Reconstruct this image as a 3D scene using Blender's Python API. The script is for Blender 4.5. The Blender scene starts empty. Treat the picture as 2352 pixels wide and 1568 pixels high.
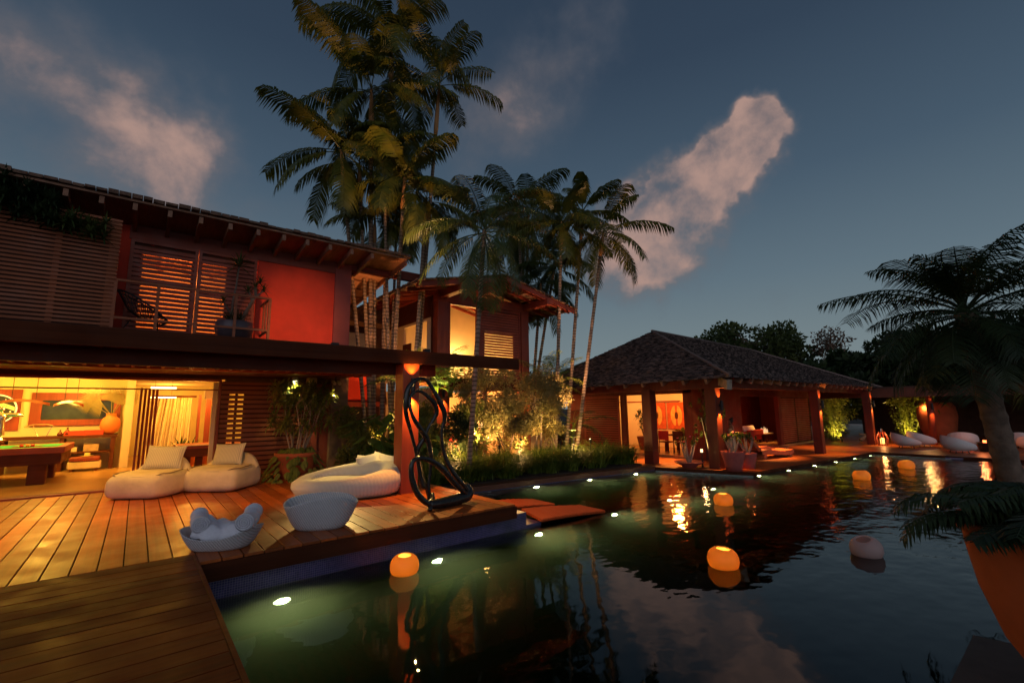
import bpy, math, random
import numpy as np
from mathutils import Vector, Matrix
from mathutils.geometry import tessellate_polygon
random.seed(7); rng = np.random.default_rng(7)
PI = math.pi
scene = bpy.context.scene
C = scene.collection
# ---------------------------------------------------------------- camera
cx = Vector((1410, -150, -1138)).normalized()
cz = Vector((-100, 7700, -1138)); cz = (cz - cx * cz.dot(cx)).normalized()
cy = cz.cross(cx)
RM = Matrix((cx, cy, cz))
cam = bpy.data.cameras.new('camera'); cam.lens = 16.0; cam.sensor_width = 36.0
cam.clip_start = 0.05; cam.clip_end = 2000
co = bpy.data.objects.new('camera', cam); C.objects.link(co)
co.matrix_world = Matrix.Translation((0, 0, 1.7)) @ RM.to_4x4()
scene.camera = co
# ---------------------------------------------------------------- render and view
scene.render.engine = 'CYCLES'
cy_ = scene.cycles
cy_.use_denoising = True
cy_.max_bounces = 7; cy_.diffuse_bounces = 3; cy_.glossy_bounces = 4; cy_.transmission_bounces = 5
cy_.transparent_max_bounces = 8; cy_.volume_bounces = 0
cy_.sample_clamp_indirect = 4.0; cy_.caustics_reflective = False; cy_.caustics_refractive = False
scene.view_settings.view_transform = 'Standard'; scene.view_settings.look = 'None'
scene.view_settings.exposure = 0.0; scene.view_settings.gamma = 1.0
# ---------------------------------------------------------------- sky at dusk
w = bpy.data.worlds.new('World'); scene.world = w; w.use_nodes = True
nt = w.node_tree; N = nt.nodes; L = nt.links; N.clear()
def nd(t, **k):
    n = N.new(t)
    for a, b in k.items(): setattr(n, a, b)
    return n
def vmath(op, a, b=None):
    n = nd('ShaderNodeVectorMath', operation=op)
    for i, v in enumerate((a, b)):
        if v is None: continue
        if isinstance(v, (tuple, Vector)): n.inputs[i].default_value = tuple(v)
        else: L.new(v, n.inputs[i])
    return n
def fmath(op, a, b=None, c=None, clamp=False):
    n = nd('ShaderNodeMath', operation=op); n.use_clamp = clamp
    for i, v in enumerate((a, b, c)):
        if v is None: continue
        if isinstance(v, (int, float)): n.inputs[i].default_value = v
        else: L.new(v, n.inputs[i])
    return n.outputs[0]
tc = nd('ShaderNodeTexCoord')
dirv = vmath('NORMALIZE', tc.outputs['Generated']).outputs[0]
sep = nd('ShaderNodeSeparateXYZ'); L.new(dirv, sep.inputs[0])
ramp = nd('ShaderNodeValToRGB'); L.new(sep.outputs[2], ramp.inputs[0])
cr = ramp.color_ramp
cr.elements[0].position = 0.0; cr.elements[0].color = (.205, .250, .255, 1)
cr.elements[1].position = 1.0; cr.elements[1].color = (.013, .022, .043, 1)
for p, c in ((.10, (.172, .226, .245)), (.25, (.108, .160, .200)), (.42, (.058, .096, .140)), (.62, (.030, .052, .086))):
    e = cr.elements.new(p); e.color = (*c, 1)
# clouds: soft pink banks, each a direction with its own spread, broken up by noise
nz = nd('ShaderNodeTexNoise'); L.new(dirv, nz.inputs['Vector']); nz.inputs['Scale'].default_value = 7.5; nz.inputs['Detail'].default_value = 9; nz.inputs['Roughness'].default_value = .58; nz.inputs['Distortion'].default_value = .12
nz2 = nd('ShaderNodeTexNoise'); L.new(dirv, nz2.inputs['Vector']); nz2.inputs['Scale'].default_value = 2.0; nz2.inputs['Detail'].default_value = 5
def pixdir(px, py):
    v = Vector(((px - 1176) / 1045.6, -(py - 784) / 1045.6, -1.0))
    return (RM @ v).normalized()
nw = nd('ShaderNodeTexNoise'); L.new(dirv, nw.inputs['Vector']); nw.inputs['Scale'].default_value = 9; nw.inputs['Detail'].default_value = 4; nw.inputs['Roughness'].default_value = .55
wo = vmath('SCALE', vmath('SUBTRACT', nw.outputs['Color'], (.5,.5,.5)).outputs[0]); wo.inputs['Scale'].default_value = .17
_ad = nd('ShaderNodeVectorMath', operation='ADD'); L.new(dirv, _ad.inputs[0]); L.new(wo.outputs[0], _ad.inputs[1]); dirw = vmath('NORMALIZE', _ad.outputs[0]).outputs[0]
total = None
def blob(px, py, rx, amp):
    """a cloud mass around one compass direction"""
    global total
    d = vmath('DOT_PRODUCT', dirw, pixdir(px, py)).outputs['Value']
    # gaussian-ish: (1 - (1-d)/k)
    g = fmath('SUBTRACT', 1.0, d)
    g = fmath('DIVIDE', g, (rx / 1045.6) ** 2 / 2)
    g = fmath('MULTIPLY', g, -1.0)
    g = fmath('EXPONENT', g)
    g = fmath('MULTIPLY', g, amp)
    total = g if total is None else fmath('ADD', total, g)
for b in ((1762, 250, 34, .85), (1708, 268, 30, .66), (1745, 318, 46, .85), (1640, 345, 50, .70), (1695, 385, 62, .80), (1600, 402, 64, .78), (1555, 462, 76, .74), (1468, 475, 62, .62), (1640, 458, 60, .52), (1478, 545, 98, .58), (1595, 550, 85, .44), (1400, 600, 92, .50), (1510, 630, 80, .48), (1370, 665, 60, .36),
          (1290, 170, 120, .31), (1160, 250, 130, .32), (1390, 80, 100, .26), (1060, 310, 110, .24),
          (0, 130, 150, .24), (150, 230, 150, .24), (330, 310, 120, .32), (460, 350, 80, .34), (320, 430, 110, .22),
          (560, 530, 90, .30), (770, 530, 80, .28), (1770, 690, 34, .30)):
    blob(*b)
n1 = fmath('SUBTRACT', nz.outputs[0], .5); n2 = fmath('SUBTRACT', nz2.outputs[0], .5)
nn_ = fmath('ADD', fmath('MULTIPLY', n1, 1.9), fmath('MULTIPLY', n2, 1.0))
tl = fmath('MINIMUM', total, .9)
cl = fmath('ADD', tl, fmath('MULTIPLY', nn_, fmath('ADD', fmath('MULTIPLY', tl, .9), .05)))
mr = nd('ShaderNodeMapRange'); L.new(cl, mr.inputs[0]); mr.inputs[1].default_value = .14; mr.inputs[2].default_value = 1.05; mr.interpolation_type = 'SMOOTHSTEP'
covr = mr.outputs[0]
ccol = nd('ShaderNodeValToRGB'); L.new(covr, ccol.inputs[0])
ccol.color_ramp.elements[0].color = (.10, .115, .145, 1); ccol.color_ramp.elements[1].color = (.41, .265, .225, 1); ccol.color_ramp.elements[1].position = .98; e_ = ccol.color_ramp.elements.new(.5); e_.color = (.150, .135, .145, 1)
mx = nd('ShaderNodeMixRGB'); L.new(covr, mx.inputs[0]); L.new(ramp.outputs[0], mx.inputs[1]); L.new(ccol.outputs[0], mx.inputs[2])
# afterglow low in the west, behind the photographer
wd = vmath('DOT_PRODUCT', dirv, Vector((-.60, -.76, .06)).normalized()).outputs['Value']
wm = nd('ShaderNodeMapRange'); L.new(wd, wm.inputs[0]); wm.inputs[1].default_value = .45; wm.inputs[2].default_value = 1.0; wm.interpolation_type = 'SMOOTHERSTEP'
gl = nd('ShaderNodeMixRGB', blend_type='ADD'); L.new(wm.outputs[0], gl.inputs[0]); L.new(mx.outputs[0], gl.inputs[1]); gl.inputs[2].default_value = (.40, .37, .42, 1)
# faint contribution of the physical sky with the sun below the horizon
sky = nd('ShaderNodeTexSky', sky_type='NISHITA'); sky.sun_disc = False; sky.sun_elevation = math.radians(-1.5); sky.sun_rotation = math.radians(218)
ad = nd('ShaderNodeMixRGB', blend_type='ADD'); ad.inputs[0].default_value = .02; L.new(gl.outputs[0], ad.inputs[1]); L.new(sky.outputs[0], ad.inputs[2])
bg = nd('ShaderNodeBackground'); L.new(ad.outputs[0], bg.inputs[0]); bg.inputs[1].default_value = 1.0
out = nd('ShaderNodeOutputWorld'); L.new(bg.outputs[0], out.inputs[0])

# ---------------------------------------------------------------- mesh helpers
class MB:
    def __init__(s): s.v = []; s.f = []; s.arr = []
    def quad(s, a, b, c, d):
        i = len(s.v); s.v += [tuple(a), tuple(b), tuple(c), tuple(d)]; s.f.append((i, i+1, i+2, i+3)); return s
    def tri(s, a, b, c):
        i = len(s.v); s.v += [tuple(a), tuple(b), tuple(c)]; s.f.append((i, i+1, i+2)); return s
    def box(s, x0, y0, z0, x1, y1, z1, M=None):
        i = len(s.v)
        P = [(x0,y0,z0),(x1,y0,z0),(x1,y1,z0),(x0,y1,z0),(x0,y0,z1),(x1,y0,z1),(x1,y1,z1),(x0,y1,z1)]
        if M is not None: P = [tuple(M @ Vector(p)) for p in P]
        s.v += P
        s.f += [(i,i+3,i+2,i+1),(i+4,i+5,i+6,i+7),(i,i+1,i+5,i+4),(i+1,i+2,i+6,i+5),(i+2,i+3,i+7,i+6),(i+3,i,i+4,i+7)]
        return s
    def bar(s, a, b, wd, ht, up=(0,0,1)):
        """rectangular bar from a to b, wd across, ht along up"""
        a = Vector(a); b = Vector(b); t = (b-a).normalized(); u = Vector(up)
        sd = t.cross(u)
        if sd.length < 1e-4: sd = t.cross(Vector((0,1,0)))
        sd.normalize(); u = sd.cross(t).normalized()
        sd *= wd/2; u *= ht/2; i = len(s.v)
        for p in (a, b):
            for q in (-sd-u, sd-u, sd+u, -sd+u): s.v.append(tuple(p+q))
        s.f += [(i+3,i+2,i+1,i),(i+4,i+5,i+6,i+7)] + [(i+k, i+(k+1)%4, i+4+(k+1)%4, i+4+k) for k in range(4)]
        return s
    def tube(s, pts, rad, n=8, cap=True, flat=1.0):
        pts = [Vector(p) for p in pts]; m = len(pts)
        if not hasattr(rad, '__len__'): rad = [rad]*m
        i0 = len(s.v); ref = None
        for k, p in enumerate(pts):
            t = (pts[min(k+1, m-1)] - pts[max(k-1, 0)]).normalized()
            if ref is None:
                ref = t.cross(Vector((0,0,1)))
                if ref.length < .1: ref = t.cross(Vector((0,1,0)))
            ref = (ref - t*ref.dot(t)).normalized(); b = t.cross(ref)
            for j in range(n):
                a = 2*PI*j/n
                s.v.append(tuple(p + (ref*math.cos(a) + b*math.sin(a)*flat)*rad[k]))
        for k in range(m-1):
            for j in range(n):
                a = i0+k*n+j; b = i0+k*n+(j+1)%n
                s.f.append((a, b, b+n, a+n))
        if cap:
            s.f.append(tuple(i0+j for j in reversed(range(n)))); s.f.append(tuple(i0+(m-1)*n+j for j in range(n)))
        return s
    def lathe(s, prof, n=24, c=(0,0,0), sx=1, sy=1, fn=None, M=None):
        i0 = len(s.v); m = len(prof)
        for k, (r, z) in enumerate(prof):
            for j in range(n):
                a = 2*PI*j/n; p = Vector((r*math.cos(a)*sx, r*math.sin(a)*sy, z))
                if fn: p = Vector(fn(p, a, k))
                if M is not None: p = M @ p
                s.v.append((c[0]+p[0], c[1]+p[1], c[2]+p[2]))
        for k in range(m-1):
            for j in range(n):
                a = i0+k*n+j; b = i0+k*n+(j+1)%n
                s.f.append((a, b, b+n, a+n))
        if prof[0][0] > 1e-4: s.f.append(tuple(i0+j for j in reversed(range(n))))
        return s
    def disc(s, c, r, n=20, M=None, r2=None):
        i = len(s.v)
        for j in range(n):
            p = Vector((r*math.cos(2*PI*j/n), (r2 or r)*math.sin(2*PI*j/n), 0))
            if M is not None: p = M @ p
            s.v.append(tuple(Vector(c)+p))
        s.f.append(tuple(i+j for j in range(n))); return s
    def poly(s, pts, z0, z1):
        """vertical prism on a plan polygon (ccw)"""
        i = len(s.v); n = len(pts)
        s.v += [(p[0],p[1],z0) for p in pts] + [(p[0],p[1],z1) for p in pts]
        s.f.append(tuple(reversed(range(i,i+n)))); s.f.append(tuple(range(i+n,i+2*n)))
        s.f += [(i+k, i+(k+1)%n, i+n+(k+1)%n, i+n+k) for k in range(n)]
        return s
    def quads_np(s, Q):
        """Q: (n,4,3) array of loose quads"""
        s.arr.append(np.asarray(Q, dtype=np.float32)); return s
    def build(s, name, m, parent=None, smooth=False, local=False, bevel=0):
        me = bpy.data.meshes.new(name)
        off = Vector((0,0,0))
        if parent is not None and not local:
            p = parent
            while p is not None: off += p.location; p = p.parent
        nv = len(s.v)
        if s.arr:
            Q = np.concatenate([q.reshape(-1,3) for q in s.arr]).astype(np.float32)
            V = np.array(s.v, dtype=np.float32).reshape(-1,3)
            V = np.concatenate([V, Q]) - np.array(off, dtype=np.float32)
            tot = [len(f) for f in s.f]; nq = len(Q)//4
            loops = np.concatenate([np.array([i for f in s.f for i in f], dtype=np.int32), np.arange(nq*4, dtype=np.int32)+nv])
            tot = np.array(tot + [4]*nq, dtype=np.int32)
            st = np.concatenate([[0], np.cumsum(tot)[:-1]]).astype(np.int32)
            me.vertices.add(len(V)); me.vertices.foreach_set('co', V.ravel())
            me.loops.add(len(loops)); me.loops.foreach_set('vertex_index', loops)
            me.polygons.add(len(tot)); me.polygons.foreach_set('loop_start', st)
            me.update(calc_edges=True); me.validate()
        else:
            me.from_pydata([(a-off[0], b-off[1], c-off[2]) for a,b,c in s.v], [], s.f)
        if smooth: me.polygons.foreach_set('use_smooth', [True]*len(me.polygons))
        me.update()
        if m is not None: me.materials.append(m)
        o = bpy.data.objects.new(name, me); C.objects.link(o)
        if parent is not None: o.parent = parent
        if bevel:
            bm_ = o.modifiers.new('bevel', 'BEVEL'); bm_.width = bevel; bm_.segments = 2; bm_.limit_method = 'ANGLE'
        return o
def thing(name, label, cat, loc=(0,0,0), rz=0, group=None):
    o = bpy.data.objects.new(name, None); C.objects.link(o); o.location = loc; o.rotation_euler = (0,0,rz)
    o.empty_display_size = .2
    o['label'] = label; o['category'] = cat
    if group: o['group'] = group
    return o
def tag(o, label, cat, group=None):
    o['label'] = label; o['category'] = cat
    if group: o['group'] = group
    return o
def struct(o, kind='structure'): o['kind'] = kind; return o
def dup(root, loc=None, rz=None, label=None):
    r = root.copy(); C.objects.link(r)
    if loc is not None: r.location = loc
    if rz is not None: r.rotation_euler = (0,0,rz)
    if label: r['label'] = label
    for ch in list(root.children):
        c = ch.copy(); C.objects.link(c); c.parent = r
        for g in list(ch.children):
            d = g.copy(); C.objects.link(d); d.parent = c
    return r
def spline(P, n=6):
    P = [Vector(p) for p in P]; out_ = []
    for i in range(len(P)-1):
        p0 = P[max(i-1,0)]; p1 = P[i]; p2 = P[i+1]; p3 = P[min(i+2, len(P)-1)]
        for k in range(n):
            t = k/n
            out_.append(.5*((2*p1) + (p2-p0)*t + (2*p0-5*p1+4*p2-p3)*t*t + (3*p1-p0-3*p2+p3)*t**3))
    out_.append(P[-1]); return out_
def lerp(a, b, t): return a + (b-a)*t
def box(*a): return MB().box(*a)
# ---------------------------------------------------------------- materials
class Mat:
    def __init__(s, name):
        s.m = bpy.data.materials.new(name); s.m.use_nodes = True; s.t = s.m.node_tree; s.N = s.t.nodes; s.L = s.t.links
        s.b = s.N['Principled BSDF']; s.o = s.N['Material Output']; s._co = None
    def n(s, t, **k):
        x = s.N.new(t)
        for a, b in k.items(): setattr(x, a, b)
        return x
    def co(s):
        if s._co is None: s._co = s.n('ShaderNodeTexCoord')
        return s._co.outputs['Object']
    def noise(s, scale, detail=4, vec=None, stretch=None, rough=.55):
        x = s.n('ShaderNodeTexNoise'); x.inputs['Scale'].default_value = scale; x.inputs['Detail'].default_value = detail; x.inputs['Roughness'].default_value = rough
        v = vec or s.co()
        if stretch:
            mp = s.n('ShaderNodeMapping'); mp.inputs['Scale'].default_value = stretch; s.L.new(v, mp.inputs[0]); v = mp.outputs[0]
        s.L.new(v, x.inputs['Vector']); return x.outputs[0]
    def ramp(s, f, c0, c1, p0=.3, p1=.7):
        x = s.n('ShaderNodeValToRGB'); s.L.new(f, x.inputs[0]); e = x.color_ramp.elements
        e[0].color = (*c0, 1); e[1].color = (*c1, 1); e[0].position = p0; e[1].position = p1; return x.outputs[0]
    def mathn(s, op, a, b=None):
        x = s.n('ShaderNodeMath', operation=op)
        for i, v in enumerate((a, b)):
            if v is None: continue
            if isinstance(v, (int, float)): x.inputs[i].default_value = v
            else: s.L.new(v, x.inputs[i])
        return x.outputs[0]
    def col(s, c):
        if isinstance(c, tuple): s.b.inputs['Base Color'].default_value = (*c, 1)
        else: s.L.new(c, s.b.inputs['Base Color'])
        return s
    def bump(s, f, st=.3, d=.01):
        x = s.n('ShaderNodeBump'); x.inputs['Strength'].default_value = st; x.inputs['Distance'].default_value = d
        s.L.new(f, x.inputs['Height']); s.L.new(x.outputs[0], s.b.inputs['Normal']); return s
    def set(s, rough=.5, metal=0, spec=.5):
        s.b.inputs['Roughness'].default_value = rough; s.b.inputs['Metallic'].default_value = metal; s.b.inputs['Specular IOR Level'].default_value = spec; return s
def simple(name, c, rough=.6, var=.25, scale=6, bump=.15, bd=.004, metal=0, spec=.4, stretch=None, detail=4):
    k = Mat(name); f = k.noise(scale, detail, stretch=stretch)
    c0 = tuple(x*(1-var) for x in c); c1 = tuple(min(1, x*(1+var)) for x in c)
    k.col(k.ramp(f, c0, c1)).set(rough, metal, spec)
    if bump: k.bump(k.noise(scale*6, 3, stretch=stretch), bump, bd)
    return k.m
def wood(name, c, rough=.45, axis=0, plank=0, across=1, var=.35, spec=.4, bump=.25):
    """grain along an axis; plank > 0 gives each board its own tone"""
    k = Mat(name); st = [16, 16, 16]; st[axis] = .35
    f = k.noise(1.0, 6, stretch=tuple(st), rough=.6)
    c0 = tuple(x*(1-var) for x in c); c1 = tuple(min(1, x*(1+var)) for x in c)
    colr = k.ramp(f, c0, c1, .2, .8)
    big = k.noise(.9, 3)
    mxr = k.n('ShaderNodeMixRGB', blend_type='MULTIPLY'); mxr.inputs[0].default_value = .55
    k.L.new(colr, mxr.inputs[1]); k.L.new(k.ramp(big, (.55,.5,.5), (1.2,1.15,1.1), .3, .7), mxr.inputs[2]); colr = mxr.outputs[0]
    if plank:
        sp = k.n('ShaderNodeSeparateXYZ'); k.L.new(k.co(), sp.inputs[0])
        wn = k.n('ShaderNodeNewGeometry')
        m2 = k.n('ShaderNodeMixRGB', blend_type='MULTIPLY'); m2.inputs[0].default_value = 1
        k.L.new(colr, m2.inputs[1]); k.L.new(k.ramp(wn.outputs['Random Per Island'], (.60,.56,.52), (1.25,1.2,1.15), 0, 1), m2.inputs[2]); colr = m2.outputs[0]
    k.col(colr).set(rough, 0, spec)
    rr = k.n('ShaderNodeMapRange'); k.L.new(k.noise(2.3, 4), rr.inputs[0]); rr.inputs[1].default_value = .3; rr.inputs[2].default_value = .7
    rr.inputs[3].default_value = rough*.75; rr.inputs[4].default_value = min(1, rough*1.35); k.L.new(rr.outputs[0], k.b.inputs['Roughness'])
    k.bump(f, bump*.5, .002); return k.m
def emit(name, c, st):
    k = Mat(name); k.col(c).set(.5); k.b.inputs['Emission Color'].default_value = (*c, 1); k.b.inputs['Emission Strength'].default_value = st; return k.m
def leaf(name, c0, c1, rough=.45, scale=1.5):
    k = Mat(name); f = k.noise(scale, 5); cc = k.ramp(f, c0, c1, .35, .65)
    k.col(cc).set(rough, 0, .35)
    tr = k.n('ShaderNodeBsdfTranslucent'); k.L.new(cc, tr.inputs[0]); ms = k.n('ShaderNodeMixShader'); ms.inputs[0].default_value = .3
    k.L.new(k.b.outputs[0], ms.inputs[1]); k.L.new(tr.outputs[0], ms.inputs[2]); k.L.new(ms.outputs[0], k.o.inputs[0]); return k.m
M = {}
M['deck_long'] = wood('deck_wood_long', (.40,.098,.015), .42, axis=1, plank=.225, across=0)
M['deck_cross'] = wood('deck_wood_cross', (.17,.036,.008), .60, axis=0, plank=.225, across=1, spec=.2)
M['fascia'] = wood('fascia_wood', (.085,.024,.009), .75, axis=0, spec=.12)
M['redwood'] = wood('red_wood', (.27,.048,.024), .5, axis=2, var=.25)
M['redbeam'] = wood('red_beam_wood', (.29,.055,.030), .55, axis=0, var=.25)
M['darkwood'] = wood('dark_wood', (.10,.027,.012), .65, axis=0, var=.3, spec=.2)
M['slat'] = wood('slat_wood', (.33,.10,.042), .7, axis=0, var=.35)
M['shutter'] = wood('shutter_wood', (.38,.075,.035), .5, axis=0, var=.3)
M['shutter_y'] = wood('shutter_wood_side', (.30,.05,.022), .5, axis=1, var=.3)
M['rafter'] = wood('rafter_wood', (.30,.15,.09), .65, axis=1)
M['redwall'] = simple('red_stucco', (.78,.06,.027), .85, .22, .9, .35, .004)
M['cream'] = simple('cream_plaster', (.72,.58,.38), .85, .05, 2, .1)
M['yellowwall'] = simple('yellow_plaster', (.75,.62,.34), .8, .04, 2, .1)
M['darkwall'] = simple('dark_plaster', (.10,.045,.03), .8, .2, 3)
M['concrete'] = simple('grey_concrete', (.22,.19,.17), .8, .2, 3)
M['intfloor'] = simple('interior_floor', (.46,.24,.09), .25, .06, 1.2, .03, .001)
M['soil'] = simple('soil', (.035,.022,.014), .95, .4, 5, .5, .02)
M['stone'] = wood('coping_stone', (.17,.065,.035), .5, axis=0)
M['pavdeck'] = wood('pavilion_deck_wood', (.46,.14,.04), .4, axis=0, plank=.15, across=1)
M['terracotta'] = simple('terracotta', (.42,.10,.035), .8, .18, 3, .3, .004)
M['pinkpot'] = simple('red_clay', (.42,.10,.08), .85, .15, 4, .3)
k = Mat('beige_canvas'); k.col(k.ramp(k.noise(3,5), (.62,.50,.31), (.78,.64,.42), .3, .7)).set(.9); k.bump(k.mathn('ADD', k.mathn('MULTIPLY', k.noise(3.2, 3, rough=.6), 1.0), k.mathn('MULTIPLY', k.noise(160, 2), .05)), .55, .03); M['canvas'] = k.m
M['white'] = simple('white_paint', (.75,.72,.70), .6, .05, 4)
M['black'] = simple('black_metal', (.018,.017,.016), .35, .3, 8, .1)
M['bronze'] = simple('dark_bronze', (.020,.016,.013), .27, .4, 6, .2, .004, spec=.6)
M['chrome'] = simple('silver', (.8,.75,.65), .2, .05, 6, 0, metal=1)
M['bark'] = simple('palm_bark', (.38,.25,.18), .9, .35, 4, .6, .01, stretch=(1,1,6))
k = Mat('ringed_palm_bark'); wv = k.n('ShaderNodeTexWave', bands_direction='Z'); wv.inputs['Scale'].default_value = 2.6; wv.inputs['Distortion'].default_value = 1.2; wv.inputs['Detail'].default_value = 2; k.L.new(k.co(), wv.inputs[0])
bk = k.n('ShaderNodeMixRGB', blend_type='MULTIPLY'); bk.inputs[0].default_value = 1; k.L.new(k.ramp(wv.outputs[1], (.30,.28,.26), (1,1,1), .02, .30), bk.inputs[2]); k.L.new(k.ramp(k.noise(3, 5), (.22,.14,.09), (.50,.35,.25), .3, .7), bk.inputs[1])
k.col(bk.outputs[0]).set(.9); k.bump(wv.outputs[1], .6, .01); M['bark'] = k.m
M['stembark'] = simple('grey_stem', (.34,.25,.18), .8, .2, 8)
M['bark2'] = simple('grey_bark', (.16,.11,.08), .95, .4, 5, .8, .02)
M['crownshaft'] = simple('palm_crownshaft', (.42,.20,.07), .55, .3, 3, .1, stretch=(1,1,.3))
M['palm'] = leaf('palm_leaf', (.05,.075,.012), (.16,.15,.022), .4)
M['palm2'] = leaf('palm_leaf_blue', (.04,.075,.02), (.10,.12,.03), .4)
M['palmdark'] = leaf('dark_palm_leaf', (.02,.04,.016), (.045,.07,.022), .5)
M['areca'] = leaf('areca_leaf', (.10,.16,.02), (.22,.24,.03), .4)
M['shrub'] = leaf('shrub_leaf', (.09,.13,.025), (.24,.25,.05), .28)
M['pino'] = leaf('podocarpus_leaf', (.16,.15,.045), (.38,.29,.10), .55)
M['bigleaf'] = leaf('broad_leaf', (.06,.13,.02), (.13,.22,.04), .35)
M['vine'] = leaf('vine_leaf', (.12,.17,.03), (.26,.27,.06), .4)
M['grass'] = leaf('grass_blade', (.07,.14,.015), (.26,.32,.05), .5, 3)
M['tree'] = leaf('tree_leaf', (.05,.075,.018), (.10,.12,.03), .6, .3)
M['treedark'] = leaf('dark_tree_leaf', (.022,.04,.015), (.045,.07,.02), .6, .3)
M['drytree'] = leaf('dry_leaf', (.16,.10,.06), (.26,.15,.10), .7, .5)
# thatch-like shingles: fine courses with broken edges
k = Mat('wood_shingles'); v1 = k.noise(14, 6, stretch=(1,1,5), rough=.7); ri = k.n('ShaderNodeNewGeometry').outputs['Random Per Island']; v2 = k.mathn('ADD', k.mathn('MULTIPLY', v1, .5), k.mathn('MULTIPLY', k.mathn('POWER', ri, 1.6), .7))
k.col(k.ramp(v2, (.020,.013,.012), (.30,.205,.175), .25, .95)).set(.85); k.bump(v1, .8, .03); M['shingle'] = k.m
M['clay'] = simple('clay_tiles', (.16,.09,.06), .9, .45, 6, .8, .02)
# blue mosaic tiles
k = Mat('blue_mosaic'); br = k.n('ShaderNodeTexBrick'); k.L.new(k.co(), br.inputs[0])
mp = k.n('ShaderNodeMapping'); mp.inputs['Rotation'].default_value = (PI/2,0,0); k.L.new(k.co(), mp.inputs[0]); k.L.new(mp.outputs[0], br.inputs[0])
br.offset = 0; br.inputs['Scale'].default_value = 1; br.inputs['Brick Width'].default_value = .028; br.inputs['Row Height'].default_value = .028; br.inputs['Mortar Size'].default_value = .0028
br.inputs['Color1'].default_value = (.022,.020,.12,1); br.inputs['Color2'].default_value = (.07,.05,.20,1); br.inputs['Mortar'].default_value = (.20,.18,.27,1)
gn = k.noise(30, 2); g2 = k.noise(2.2, 3)
mm = k.n('ShaderNodeMixRGB', blend_type='MULTIPLY'); mm.inputs[0].default_value = 1; k.L.new(br.outputs[0], mm.inputs[1]); k.L.new(k.ramp(g2, (.5,.5,.6), (1.3,1.2,1.2), .3, .7), mm.inputs[2])
k.col(mm.outputs[0]).set(.3); k.bump(k.mathn('SUBTRACT', 1.0, br.outputs['Fac']), .4, .002); M['mosaic'] = k.m
k = Mat('pool_floor'); k.col(k.ramp(k.noise(3, 3), (.012,.018,.018), (.022,.03,.028))).set(.7); M['poolfloor'] = k.m
# knitted / woven white resin
def woven(name, c, s1, ang=0, st=.7):
    k = Mat(name); wv = k.n('ShaderNodeTexWave'); wv.inputs['Scale'].default_value = s1; wv.inputs['Distortion'].default_value = .6; wv.inputs['Detail'].default_value = 2
    mp = k.n('ShaderNodeMapping'); mp.inputs['Rotation'].default_value = (0, ang, 0); k.L.new(k.co(), mp.inputs[0]); k.L.new(mp.outputs[0], wv.inputs[0])
    k.col(k.ramp(wv.outputs[1], tuple(x*.72 for x in c), c, .1, .6)).set(.75); k.bump(wv.outputs[1], st, .008); return k.m
M['woven'] = woven('woven_white_resin', (.62,.62,.64), 11, .5)
M['knit'] = woven('ribbed_knit', (.88,.82,.66), 13, 0, 1.0)
M['stripe'] = woven('striped_linen', (.66,.58,.40), 9, 0, .3)
M['towel'] = simple('white_towel', (.74,.74,.80), .95, .06, 20, .8, .006)
M['felt'] = simple('green_felt', (.03,.30,.09), .95, .08, 20)
M['mirror'] = simple('mirror_glass', (.5,.5,.45), .03, .02, 1, 0, metal=1)
M['curtain'] = simple('sheer_curtain', (.80,.66,.42), .85, .05, 4)
M['orangecloth'] = woven('orange_cloth', (.78,.13,.02), 14, 0, .3)
M['redcloth'] = simple('red_cloth', (.55,.05,.03), .8, .1, 8)
M['cushion'] = simple('cream_cushion', (.80,.74,.58), .9, .06, 6, .5, .006)
# glass of the sliding panes
k = Mat('window_glass'); k.b.inputs['Roughness'].default_value = .02
tb = k.n('ShaderNodeBsdfTransparent'); gb = k.n('ShaderNodeBsdfGlossy'); gb.inputs['Roughness'].default_value = .02
fr = k.n('ShaderNodeFresnel'); ms = k.n('ShaderNodeMixShader'); k.L.new(fr.outputs[0], ms.inputs[0]); k.L.new(tb.outputs[0], ms.inputs[1]); k.L.new(gb.outputs[0], ms.inputs[2]); k.L.new(ms.outputs[0], k.o.inputs[0]); M['glass'] = k.m
# ---------------------------------------------------------------- lamps
WARM = (1.0, .50, .10); AMBER = (1.0, .36, .055); YEL = (1.0, .62, .16)
def point(loc, wv, col=WARM, r=.08, parent=None, name='lamp_light'):
    l = bpy.data.lights.new(name, 'POINT'); l.energy = wv*1.3; l.color = col; l.shadow_soft_size = r
    o = bpy.data.objects.new(name, l); C.objects.link(o)
    put(o, loc, parent); return o
def put(o, loc, parent):
    off = Vector((0,0,0)); p = parent
    while p is not None: off += p.location; p = p.parent
    o.location = Vector(loc) - off
    if parent is not None: o.parent = parent
def spot(loc, to, wv, col=WARM, ang=70, blend=.5, r=.04, parent=None, name='lamp_light'):
    l = bpy.data.lights.new(name, 'SPOT'); l.energy = wv*1.35; l.color = col; l.spot_size = math.radians(ang); l.spot_blend = blend; l.shadow_soft_size = r
    o = bpy.data.objects.new(name, l); C.objects.link(o); put(o, loc, parent)
    o.rotation_euler = (Vector(to)-Vector(loc)).to_track_quat('-Z', 'Y').to_euler(); return o
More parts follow.
